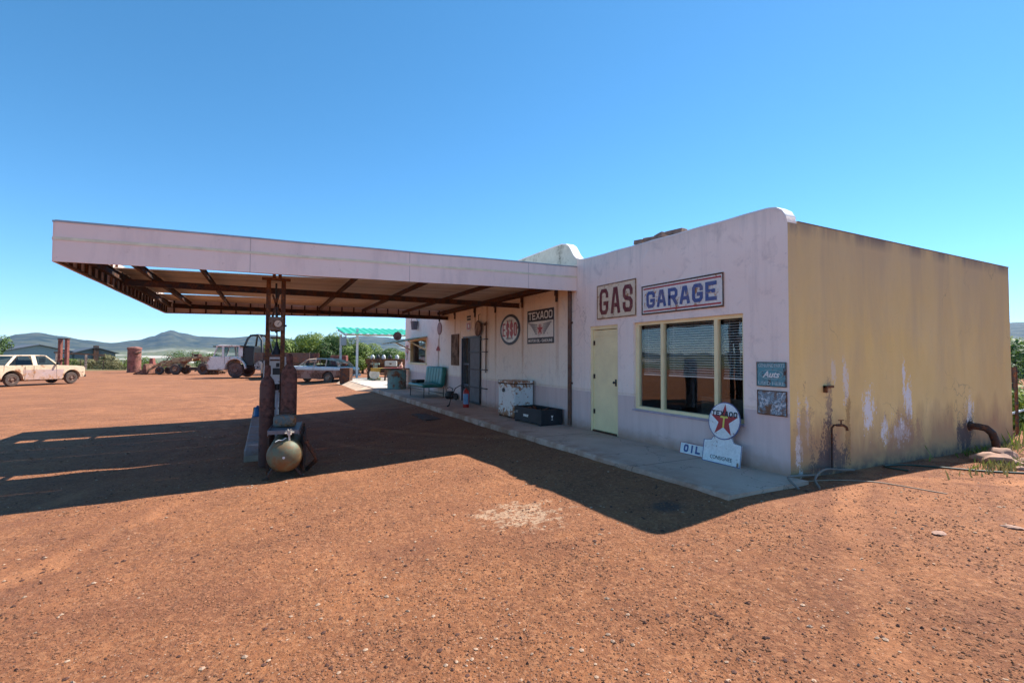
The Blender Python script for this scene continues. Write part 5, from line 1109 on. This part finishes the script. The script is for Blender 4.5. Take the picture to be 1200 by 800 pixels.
def bonnet_car():
    t = thing('bonnet_truck', 'cream rounded old utility truck nose-on behind the mast posts', 'utility truck', (-5.35, 43.2, -.48), R(180-27-60))
    p_ = rusty('cream_ute_paint', (.70, .56, .40), (.35, .18, .10), .3, 2)
    MB().prism([(-.55, .45)]+arch(0, .45, .42)+[(.62, .42), (.75, .6), (.72, 1.05), (.4, 1.2), (-.75, 1.28), (-2.3, 1.28), (-2.3, .42), (-.6, .42)], -.85, .85, 'Y').build('body', p_, t, bevel=.09, seg=4, smooth=50)
    sec = []
    for x, z, w_ in ((-.95, 1.86, .55), (-1.15, 1.93, .66), (-1.7, 1.95, .68), (-2.15, 1.92, .66)): sec.append([(x, -w_, z-.12), (x, -w_*.85, z), (x, w_*.85, z), (x, w_, z-.12)])
    MB().loft(sec).build('roof', p_, t, smooth=50)
    for s_ in (-1, 1):
        MB().bar((-.72, s_*.76, 1.26), (-1.0, s_*.60, 1.80), .06, .10, (1, 0, 0)).bar((-2.15, s_*.80, 1.26), (-2.1, s_*.64, 1.85), .06, .25, (1, 0, 0)).build('pillar', p_, t)
        MB().add([(-.80, s_*.78, 1.28), (-2.0, s_*.80, 1.28), (-1.98, s_*.66, 1.82), (-1.05, s_*.62, 1.82)], [(0, 1, 2, 3)]).build('side_window', M['car_glass'], t)
        wheel(t, 0, s_*.74, .38, .2, M['rust_steel'], M['dusty_tyre'], s_); wheel(t, -3.0, s_*.74, .38, .2, M['rust_steel'], M['dusty_tyre'], s_)
        MB().lathe([(.11, .70), (.11, .80), (.05, .82)], (0, s_*.6, .9), 'X', 16).build('headlight', M['chrome'], t, smooth=40)
    MB().add([(-.74, -.72, 1.28), (-.74, .72, 1.28), (-.98, .58, 1.80), (-.98, -.58, 1.80)], [(0, 1, 2, 3)]).build('windscreen', M['car_glass'], t)
    MB().box(-4.2, -2.35, -.85, .85, .62, 1.25).build('load_tray', M['rust_steel'], t); MB().box(-4.0, -2.35, -.4, .4, .4, .62).box(-2.4, -2.34, -.85, .85, 1.25, 2.15).build('tray_frame', M['dark_steel'], t)
    MB().box(.73, .83, -.8, .8, .42, .54).build('bumper', M['rust_steel'], t)
bonnet_car()

def loader():
    t = thing('wheel_loader', 'derelict rusty yellow front loader with its bucket on the dirt', 'loader', (-14.0, 58.8, -.62), R(180-27+2))
    y_ = rusty('rust_yellow_loader', (.50, .36, .18), (.24, .11, .06), .5, 1.6, .75, (.5, .3, .2), .4)
    # +X towards bucket (left in view)
    MB().prism([(-.2, .7), (1.2, .7), (1.3, 1.3), (.6, 1.75), (-.1, 1.85), (-2.4, 1.95), (-2.5, 1.75), (-1.3, 1.6), (-.4, 1.3)], -.45, .45, 'Y').build('engine_hood', y_, t, bevel=.04)
    MB().box(-3.5, -2.5, -.7, .7, .7, 1.95).build('rear_body', y_, t, bevel=.05)
    MB().box(-3.2, 1.0, -.35, .35, .45, .75).build('chassis', M['dark_steel'], t)
    for s_ in (-1, 1):
        MB().bar((-1.6, s_*.65, 1.6), (1.5, s_*.65, 1.35), .10, .22).bar((1.5, s_*.65, 1.35), (3.1, s_*.65, .35), .10, .22).bar((-.6, s_*.65, .9), (1.6, s_*.65, 1.2), .08, .10).build('lift_arm', y_, t)
        wheel(t, 0, s_*.85, .56, .35, rusty('loader_rim', (.52, .36, .22), (.2, .08, .05), .5), M['dusty_tyre'], s_, hub=.5)
        wheel(t, 1.75, s_*.75, .42, .28, M['rust_steel'], M['dusty_tyre'], s_, hub=.5)
        wheel(t, -2.9, s_*.85, .62, .35, M['rust_steel'], M['dusty_tyre'], s_, hub=.5)
    MB().prism([(2.9, .08), (4.3, .0), (4.35, .08), (3.4, .5), (3.25, 1.1), (3.05, 1.15), (2.95, .6)], -1.0, 1.0, 'Y').build('bucket', rusty('red_rust_bucket', (.26, .10, .06), (.12, .05, .03), .5, 2), t, bevel=.03)
    MB().prism([(3.0, 1.0), (3.5, .7), (3.4, 1.7), (3.1, 1.75)], -.5, -.1, 'Y').build('bucket_plate', rusty('red_plate', (.34, .08, .06), (.2, .07, .04), .4), t)
    MB().box(-2.0, -1.5, -.3, .3, 1.9, 2.2).tube([(-1.2, 0, 1.9), (-1.2, 0, 2.3)], .05, 8).tube([(.6, .2, 1.6), (1.0, .3, 2.0), (1.4, .3, 1.4)], .05, 8).build('seat', M['dark_steel'], t)
loader()
random.seed(21)
def scrap_heap(x, y, wd, n, label):
    t = thing('scrap_heap', label, 'scrap heap', (x, y, terrain_h(x, y)), R(-27))
    mats = [M['rust_steel'], M['wood'], rusty('tan_scrap', (.46, .33, .20), (.22, .10, .05), .5, 3)]
    for j in range(3):
        b = MB()
        for i in range(n):
            a = Vector((random.gauss(0, wd*.4), random.uniform(-.5, .5), random.random()**1.6*.95+.05)); d_ = Vector((random.uniform(-1, 1), random.uniform(-.5, .5), random.uniform(-.45, .45))).normalized()*random.uniform(.3, .9)
            if (a-d_).z < 0 or (a+d_).z < 0: d_.z = 0
            b.bar(a-d_, a+d_, random.uniform(.05, .22), random.uniform(.03, .12))
        o = b.build(['steel_scrap', 'timber_scrap', 'panel_scrap'][j], mats[j], t); o['kind'] = 'stuff'
scrap_heap(-10.9, 57.2, 1.5, 24, 'low tangle of rusty scrap between the front loader and the white lorry')
scrap_heap(-16.6, 61.5, 1.1, 16, 'small pile of bent scrap behind the loader bucket')

# ------------------------------------------------------------------ far yard furniture
t = thing('rusty_tank', 'tall upright rusty red steel tank at the far edge of the yard', 'tank', (-20.02, 68.82, -.66))
MB().lathe([(.72, 0), (.72, .1), (.68, .12), (.68, 2.75), (.74, 2.78), (.74, 2.98), (.66, 3.02), (.2, 3.12)], n=28).build('shell', rusty('red_rust_tank', (.30, .105, .075), (.15, .06, .04), .4, 1.5, .8, (.5, .3, .22), .4), t, smooth=40)
MB().tube([(.25, -.72, 2.2), (.55, -.80, 2.35), (.72, -.55, 2.5)], .10, 10).build('outlet', M['dark_steel'], t, smooth=50)
t = thing('twin_post_frame', 'tall frame of two red rusty posts joined at the top beyond the pickup', 'frame', (-28.4, 75.3, -.9), R(-27))
for x in (-.42, .42): MB().box(x-.16, x+.16, -.16, .16, 0, 4.25).build('post', rusty('red_post', (.26, .07, .05), (.15, .05, .03), .4), t)
MB().box(-.65, .65, -.17, .17, 4.26, 4.38).box(-.26, .26, -.1, .1, 1.5, 1.7).build('crossbar', M['dark_steel'], t)
def house(name, label, cat, cx, cy, wd, dp, h, rh, rz, wallc, roofc, z=-1.2, doors=True):
    t = thing(name, label, cat, (cx, cy, z), rz)
    wb_ = MB().prism([(-wd/2, 0), (wd/2, 0), (wd/2, h), (0, h+rh*.96), (-wd/2, h)], -dp/2, dp/2, 'Y'); wl_ = wb_.build('wall', plain(name+'_wall', wallc, .8), t)
    rf = MB(); e = .5
    for s_ in (-1, 1):
        a = Vector((0, 0, h+rh+.02)); c = Vector((s_*(wd/2+e), 0, h-.12*rh*e+.02)); mid = (a+c)/2
        rf.add([(0, -dp/2-e, a.z), (c.x, -dp/2-e, c.z), (c.x, dp/2+e, c.z), (0, dp/2+e, a.z), (0, -dp/2-e, a.z+.12), (c.x, -dp/2-e, c.z+.12), (c.x, dp/2+e, c.z+.12), (0, dp/2+e, a.z+.12)], [(0, 1, 2, 3), (7, 6, 5, 4), (0, 4, 5, 1), (1, 5, 6, 2), (2, 6, 7, 3)])
    rf.build('roof', plain(name+'_roof', roofc, .6), t)
    if doors:
        for dx in (-wd*.3, wd*.05, wd*.32):
            fr_ = MB().box(dx-.55, dx+.55, -dp/2-.04, -dp/2-.005, 1.0, 2.1).build('window', M['white_metal'], t); MB().box(dx-.48, dx+.48, -dp/2-.05, -dp/2-.041, 1.07, 2.03).build('pane', M['black'], fr_)
    return t
house('far_house', 'long grey house with low dark gable roof behind the pickup', 'house', -45.5, 118.5, 10.5, 9, 3.0, 1.35, R(27+5), (.32, .34, .36), (.10, .105, .12))
t = house('far_shed', 'dark steel shed with flat-topped gable behind the fence', 'shed', -37.2, 120.5, 6.2, 7, 2.9, 1.1, R(27), (.13, .145, .16), (.075, .085, .10), doors=False)
MB().box(-.4, .4, -3.9, -3.55, 0, 4.4).build('chimney', M['dark_steel'], t)
t = thing('gate_gantry', 'low gantry with a horizontal bar on pale posts left of the fence', 'gantry', (-29.5, 88, -1.0), R(27))
MB().bar((-3.5, 0, 2.75), (2.2, 0, 2.35), .15, .22).build('bar', M['dark_steel'], t)
for x in (-3.2, 0): MB().box(x-.13, x+.13, -.13, .13, 0, 2.6 if x < 0 else 2.42).build('post', rusty('pale_post', (.42, .30, .25), (.2, .1, .07), .4), t)
# wire fence at the far edge of the yard: posts are parts, wires parts
def fence(P, Q, n, h, label, name='wire_fence', m='wood', wires=4, wr=.012, pr=.07):
    t = thing(name, label, 'fence', (P[0], P[1], 0)); P = Vector(P); Q = Vector(Q); pts = []
    for i in range(n+1):
        q = P.lerp(Q, i/n); z = terrain_h(q.x, q.y); hh = h*(1+.12*noise.noise(Vector((i*1.7, 3, 1)))); tl = .06*noise.noise(Vector((i*2.3, 9, 1)))
        MB().tube([(q.x-P.x, q.y-P.y, z-.1), (q.x-P.x+tl, q.y-P.y, z+hh)], pr, 7).build('post', M[m], t); pts.append(Vector((q.x-P.x, q.y-P.y, z)))
    for k_ in range(wires): MB().tube([p+Vector((0, 0, h*(.2+.7*k_/(wires-1)))) for p in pts], wr, 5).build('wire', M['dark_steel'], t)
fence((-44, 84), (-12, 86), 13, 1.35, 'rustic wire fence with wooden posts along the far left edge of the yard', wr=.02)
fence((8.9, .55), (32, 7.5), 9, 1.5, 'dark wire fence running away behind the ochre wall corner', 'mesh_fence', 'dark_steel', 6, .006, .03)
t = thing('pale_pipe_rail', 'pale horizontal pipe rail beside the ochre wall corner', 'rail', (7.0, .3, 0), R(10))
MB().tube([(-.05, 0, .31), (4.5, 0, .22)], .03, 10).build('pipe', M['galv'], t); MB().tube([(.05, .1, .15), (.6, .0, .05), (.95, -.1, -.35)], .05, 8).build('brace', M['dark_steel'], t, smooth=50)

# ------------------------------------------------------------------ vegetation
LM = {'dark': leaf_mat('leaf_dark', (.035, .075, .014), (.085, .15, .028)), 'mid': leaf_mat('leaf_mid', (.060, .115, .014), (.20, .27, .036)), 'dry': leaf_mat('leaf_dry', (.14, .13, .05), (.25, .22, .09))}
def leaves(rng, clumps, n, s):
    vs, fs = [], []
    for _ in range(n):
        cx, cy, cz, r = rng.choice(clumps)
        while True:
            d = Vector((rng.uniform(-1, 1), rng.uniform(-1, 1), rng.uniform(-1, 1)))
            if .25 < d.length < 1: break
        d = d.normalized()*(r*(d.length**.45))*(1+.18*noise.noise(d*3+Vector((cx, cy, cz)))); p = Vector((cx, cy, cz))+Vector((d.x, d.y, d.z*.85))
        nrm = (d.normalized()+Vector((rng.uniform(-.7, .7), rng.uniform(-.7, .7), rng.uniform(-.2, .9)))).normalized(); a = nrm.orthogonal().normalized(); a = Matrix.Rotation(rng.uniform(0, 6.28), 3, nrm)@a; b_ = nrm.cross(a); l = s*rng.uniform(.6, 1.3)
        o = len(vs); vs += [p-a*l, p+b_*l*.45, p+a*l, p-b_*l*.45]; fs.append((o, o+1, o+2, o+3))
    return vs, fs
def make_tree(name, label, cat, loc, h, w_, seed, mat_='mid', n=5000, leaf=.10, group=None, low=.15):
    rng = random.Random(seed); t = thing(name, label, cat, loc, 0, group); cl = []
    for i in range(rng.randint(16, 22)):
        a = rng.uniform(0, 6.28); q = rng.random()**.6*w_*.40; zz = h*(low+.12)+rng.random()*h*(.74-low); r = w_*rng.uniform(.10, .22)*(1.1-.45*max(0, (zz/h-.5)))
        cl.append((q*math.cos(a), q*math.sin(a), min(zz, h-r*.8), r))
    cl.append((0, 0, h-w_*.17, w_*.19))
    tr = MB().tube([(0, 0, -.2), (.03*h, 0, h*.25), (-.02*h, .02*h, h*.5), (0, 0, h*.75)], [.05*h, .038*h, .025*h, .01*h], 8)
    for cx, cy, cz, r in cl[:8]: tr.tube([(0, 0, h*.28), (cx*.5, cy*.5, (cz+h*.28)*.5), (cx, cy, cz)], [.02*h, .014*h, .006*h], 6)
    tr.build('trunk', M['bark'], t, smooth=50)
    vs, fs = leaves(rng, cl, n, leaf); b = MB(); b.v = [tuple(q) for q in vs]; b.f = fs
    me = bpy.data.meshes.new('crown'); me.from_pydata(b.v, [], b.f); me.materials.append(LM[mat_]); o = bpy.data.objects.new('crown', me); col.objects.link(o); o.parent = t
    return t
TG = 'leafy trees behind the sedan'
for i, (x, y, h, w_, m_, lab) in enumerate([
    (-3.9, 52.5, 3.9, 5.0, 'mid', 'round bright green tree leftmost behind the blue and rust sedan'),
    (-1.3, 51.0, 4.35, 5.0, 'mid', 'tallest green tree above the middle of the sedan roof'),
    (1.1, 49.5, 3.95, 4.6, 'dark', 'darker green tree above the rear of the sedan'),
    (3.2, 48.2, 3.2, 4.4, 'mid', 'lower green tree left of the white shelter posts'),
    (5.6, 46.4, 2.7, 4.2, 'dark', 'low dark green tree seen just behind the front shelter post'),
    (6.9, 43.0, 2.35, 3.8, 'mid', 'low bright bush-like tree under the green shelter roof by the building end'),
    (-5.6, 57.0, 3.4, 3.0, 'dry', 'thin yellowish tree seen between the mast posts')]):
    make_tree('leafy_tree', lab, 'tree', (x, y, terrain_h(x, y)), h-.05, w_*1.1, 40+i, m_, 12000, .10, TG)
make_tree('pine_tree', 'dark ragged tree cut by the left edge of the photo', 'tree', (-36.4, 78.5, terrain_h(-36.4, 78.5)), 5.0, 4.0, 77, 'dark', 3500, .16)
for i, (x, y, h, w_, m_, lab) in enumerate([
    (-16.4, 79.5, 3.0, 5.5, 'dark', 'dark green bush behind the wheel loader'), (-12.9, 80.5, 2.5, 4.5, 'dark', 'smaller dark bush between the loader and the lorry'),
    (-27.4, 90.0, 2.3, 2.8, 'dry', 'pale olive bush in front of the dark shed'), (-22.6, 84.5, 1.9, 4.2, 'mid', 'low green bush left of the upright rusty tank'),
    (-17.9, 82.0, 1.4, 3.2, 'mid', 'low green bush right of the upright rusty tank'), (-25.6, 87, 1.5, 4.0, 'dry', 'dry scrub bush behind the second fence post'),
    (-29.4, 90.5, 1.5, 4.6, 'dry', 'dry yellow green scrub behind the gantry post'), (-31.9, 91.5, 1.6, 4.0, 'mid', 'green scrub bush right of the twin red posts')]):
    make_tree('bush', lab, 'bush', (x, y, terrain_h(x, y)-.1), h+.1, w_, 90+i, m_, 2500, .11, 'bushes along the far fence', 0)
for i, (x, y, h, w_, m_, lab) in enumerate([(10.6, 1.5, 1.15, 2.2, 'mid', 'low green bush just behind the ochre wall corner'), (13.2, 2.4, 1.35, 2.8, 'dark', 'dark low bush second behind the ochre wall corner'), (17.5, 4.3, 1.5, 3.5, 'mid', 'green bush in the middle of the row behind the dark wire fence'), (24, 7.4, 1.7, 5.0, 'dark', 'dark bush further back behind the dark wire fence'), (40, 13.5, 2.2, 8.0, 'mid', 'broad tree at the right edge beyond the wire fence'), (62, 21, 2.6, 12.0, 'dark', 'farthest dark tree at the right edge of the photo')]):
    make_tree('bush', lab, 'bush', (x, y, terrain_h(x, y)-.2), h, w_, 120+i, m_, 6000, .05+.0015*x, 'bushes beyond the ochre wall', -.1)
for i, (r_, a_, h_, w_, m_, lab) in enumerate([(95, 73.2, 5.0, 11, 'dark', 'nearest tall dark tree of the far row at the right edge'), (125, 75.2, 6.5, 14, 'mid', 'broad mid green tree of the far row at the right edge'), (170, 72.6, 8.0, 18, 'dark', 'wide dark tree deep in the far row behind the ochre wall'), (210, 75.0, 9.5, 22, 'dark', 'farthest and highest dark tree at the right edge')]):
    x = CAM.x+r_*math.sin(R(a_)); y = CAM.y+r_*math.cos(R(a_)); make_tree('dark_tree', lab, 'tree', (x, y, terrain_h(x, y)-.5), h_+.6, w_, 150+i, m_, 4500, .22+r_*.0012, 'far trees at the right', 0)
# weeds at the foot of the ochre wall corner
def weeds(name, spots, n, h, m_, kind='stuff'):
    b = MB(); rng = random.Random(11)
    for cx, cy, sx, sy in spots:
        for _ in range(n):
            x = cx+rng.gauss(0, sx); y = cy+rng.gauss(0, sy)
            if -.1 < x < 6.85 and y > -.02: y = -.03-rng.random()*.15
            z = terrain_h(x, y); hh = h*rng.uniform(.4, 1.2); a = rng.uniform(0, 6.28); dx, dy = math.cos(a)*.012, math.sin(a)*.012; lx, ly = rng.gauss(0, hh*.35), rng.gauss(0, hh*.35)
            b.add([(x-dx, y-dy, z), (x+dx, y+dy, z), (x+lx*.5+dx*.7, y+ly*.5+dy*.7, z+hh*.6), (x+lx, y+ly, z+hh)], [(0, 1, 2), (0, 2, 3)])
    tag(b.build(name, LM[m_]), kind=kind)
weeds('weeds', [(5.2, -.15, .6, .10), (6.9, -.3, .35, .3), (4.1, -.75, .35, .12), (8.5, .6, 1.0, .5)], 110, .10, 'mid')
weeds('dry_grass', [(5.9, -.2, .8, .15), (3.6, -.85, .5, .1), (7.6, -.2, .8, .5), (-26, 83.5, 4, .6), (-19, 80, 3, .6)], 150, .13, 'dry')
weeds('wild_grass', [(11, 1.5, 2.2, 1.2), (16, 2.5, 3, 2)], 500, .4, 'mid')

# rocks by the ochre corner
def rock(x, y, s, sc3, seed, label):
    bm = bmesh.new(); bmesh.ops.create_icosphere(bm, subdivisions=3, radius=1)
    for q in bm.verts:
        n_ = noise.noise(q.co*1.3+Vector((seed, 0, 0)))*.35+noise.noise(q.co*3.7+Vector((0, seed, 0)))*.14; q.co = Vector((q.co.x*sc3[0], q.co.y*sc3[1], q.co.z*sc3[2]))*s*(1+n_)
    me = bpy.data.meshes.new('rock'); bm.to_mesh(me); bm.free(); me.shade_smooth(); me.set_sharp_from_angle(angle=R(28)); me.materials.append(M['stone'])
    o = bpy.data.objects.new('rock', me); col.objects.link(o); o.location = (x, y, terrain_h(x, y)+s*sc3[2]*.35); o.rotation_euler = (0, 0, seed)
    tag(o, label, 'rock', 'rocks at the ochre corner')
rock(4.05, -.62, .20, (1.3, .8, .62), 2.0, 'largest red brown rock in front of the ochre wall corner')
rock(4.75, -.45, .17, (1.1, .9, .7), 5.0, 'pale topped rock behind the largest rock at the ochre corner')
rock(4.5, -.86, .11, (1.2, .9, .6), 8.0, 'small rock right of the largest rock at the ochre corner')
rock(3.72, -.98, .07, (1.2, .9, .6), 3.3, 'smallest rock left of the largest rock at the ochre corner')
for i, (x, y, s, lab) in enumerate([(-.62, -1.72, .045, 'white flat stone on the dirt at lower right'), (.18, -1.95, .05, 'pale flat stone at the right edge of the dirt'), (1.2, -2.1, .05, 'pale stone far right on the dirt')]):
    rock(x, y, s, (1.6, .9, .35), i*2.1, lab); bpy.data.objects[-1] if False else None
# hoses and loose pipes at the corner
def hose(name, label, pts, r, m, cat='hose'):
    P = [Vector((x, y, terrain_h(x, y)+r+dz)) for x, y, dz in pts]; Q = []
    for i in range(len(P)-1):
        p0 = P[max(i-1, 0)]; p1 = P[i]; p2 = P[i+1]; p3 = P[min(i+2, len(P)-1)]
        for k_ in range(8):
            t_ = k_/8; Q.append(.5*((2*p1)+(-p0+p2)*t_+(2*p0-5*p1+4*p2-p3)*t_*t_+(-p0+3*p1-3*p2+p3)*t_**3))
    Q.append(P[-1]); b = MB().tube(Q, r, 9); o = b.build(name, m, None, smooth=60); tag(o, label, cat)
hose('dark_hose', 'long dark green garden hose running from the ochre wall towards the rocks', [(2.0, -.38, 0), (1.95, -.12, .01), (2.25, -.10, 0), (2.6, -.28, 0), (3.0, -.75, 0), (3.3, -1.05, 0), (3.9, -1.35, 0), (4.8, -1.7, 0)], .013, plain('dark_green_hose', (.02, .045, .03), .5))
hose('grey_conduit', 'grey bent plastic conduit arching on the ground at the wall corner', [(-.12, -.42, 0), (.1, -.24, .05), (.5, -.12, .09), (.9, -.09, .06), (1.25, -.08, .02)], .014, plain('grey_conduit', (.20, .16, .13), .8), 'conduit')
hose('pale_cable', 'thin pale cable lying from the wall corner out into the sun', [(.05, -.12, 0), (.5, -.25, 0), (.9, -.5, 0), (1.0, -.85, 0), (1.05, -1.15, 0)], .007, plain('pale_cable', (.30, .22, .15), .5), 'cable')
hose('pipe_stub', 'short curved grey pipe stub at the end of the porch', [(-.35, -.32, 0), (-.32, -.18, .08), (-.18, -.1, .08), (.05, -.08, .05), (.4, -.07, .02)], .014, plain('grey_stub', (.20, .165, .14), .5), 'pipe')
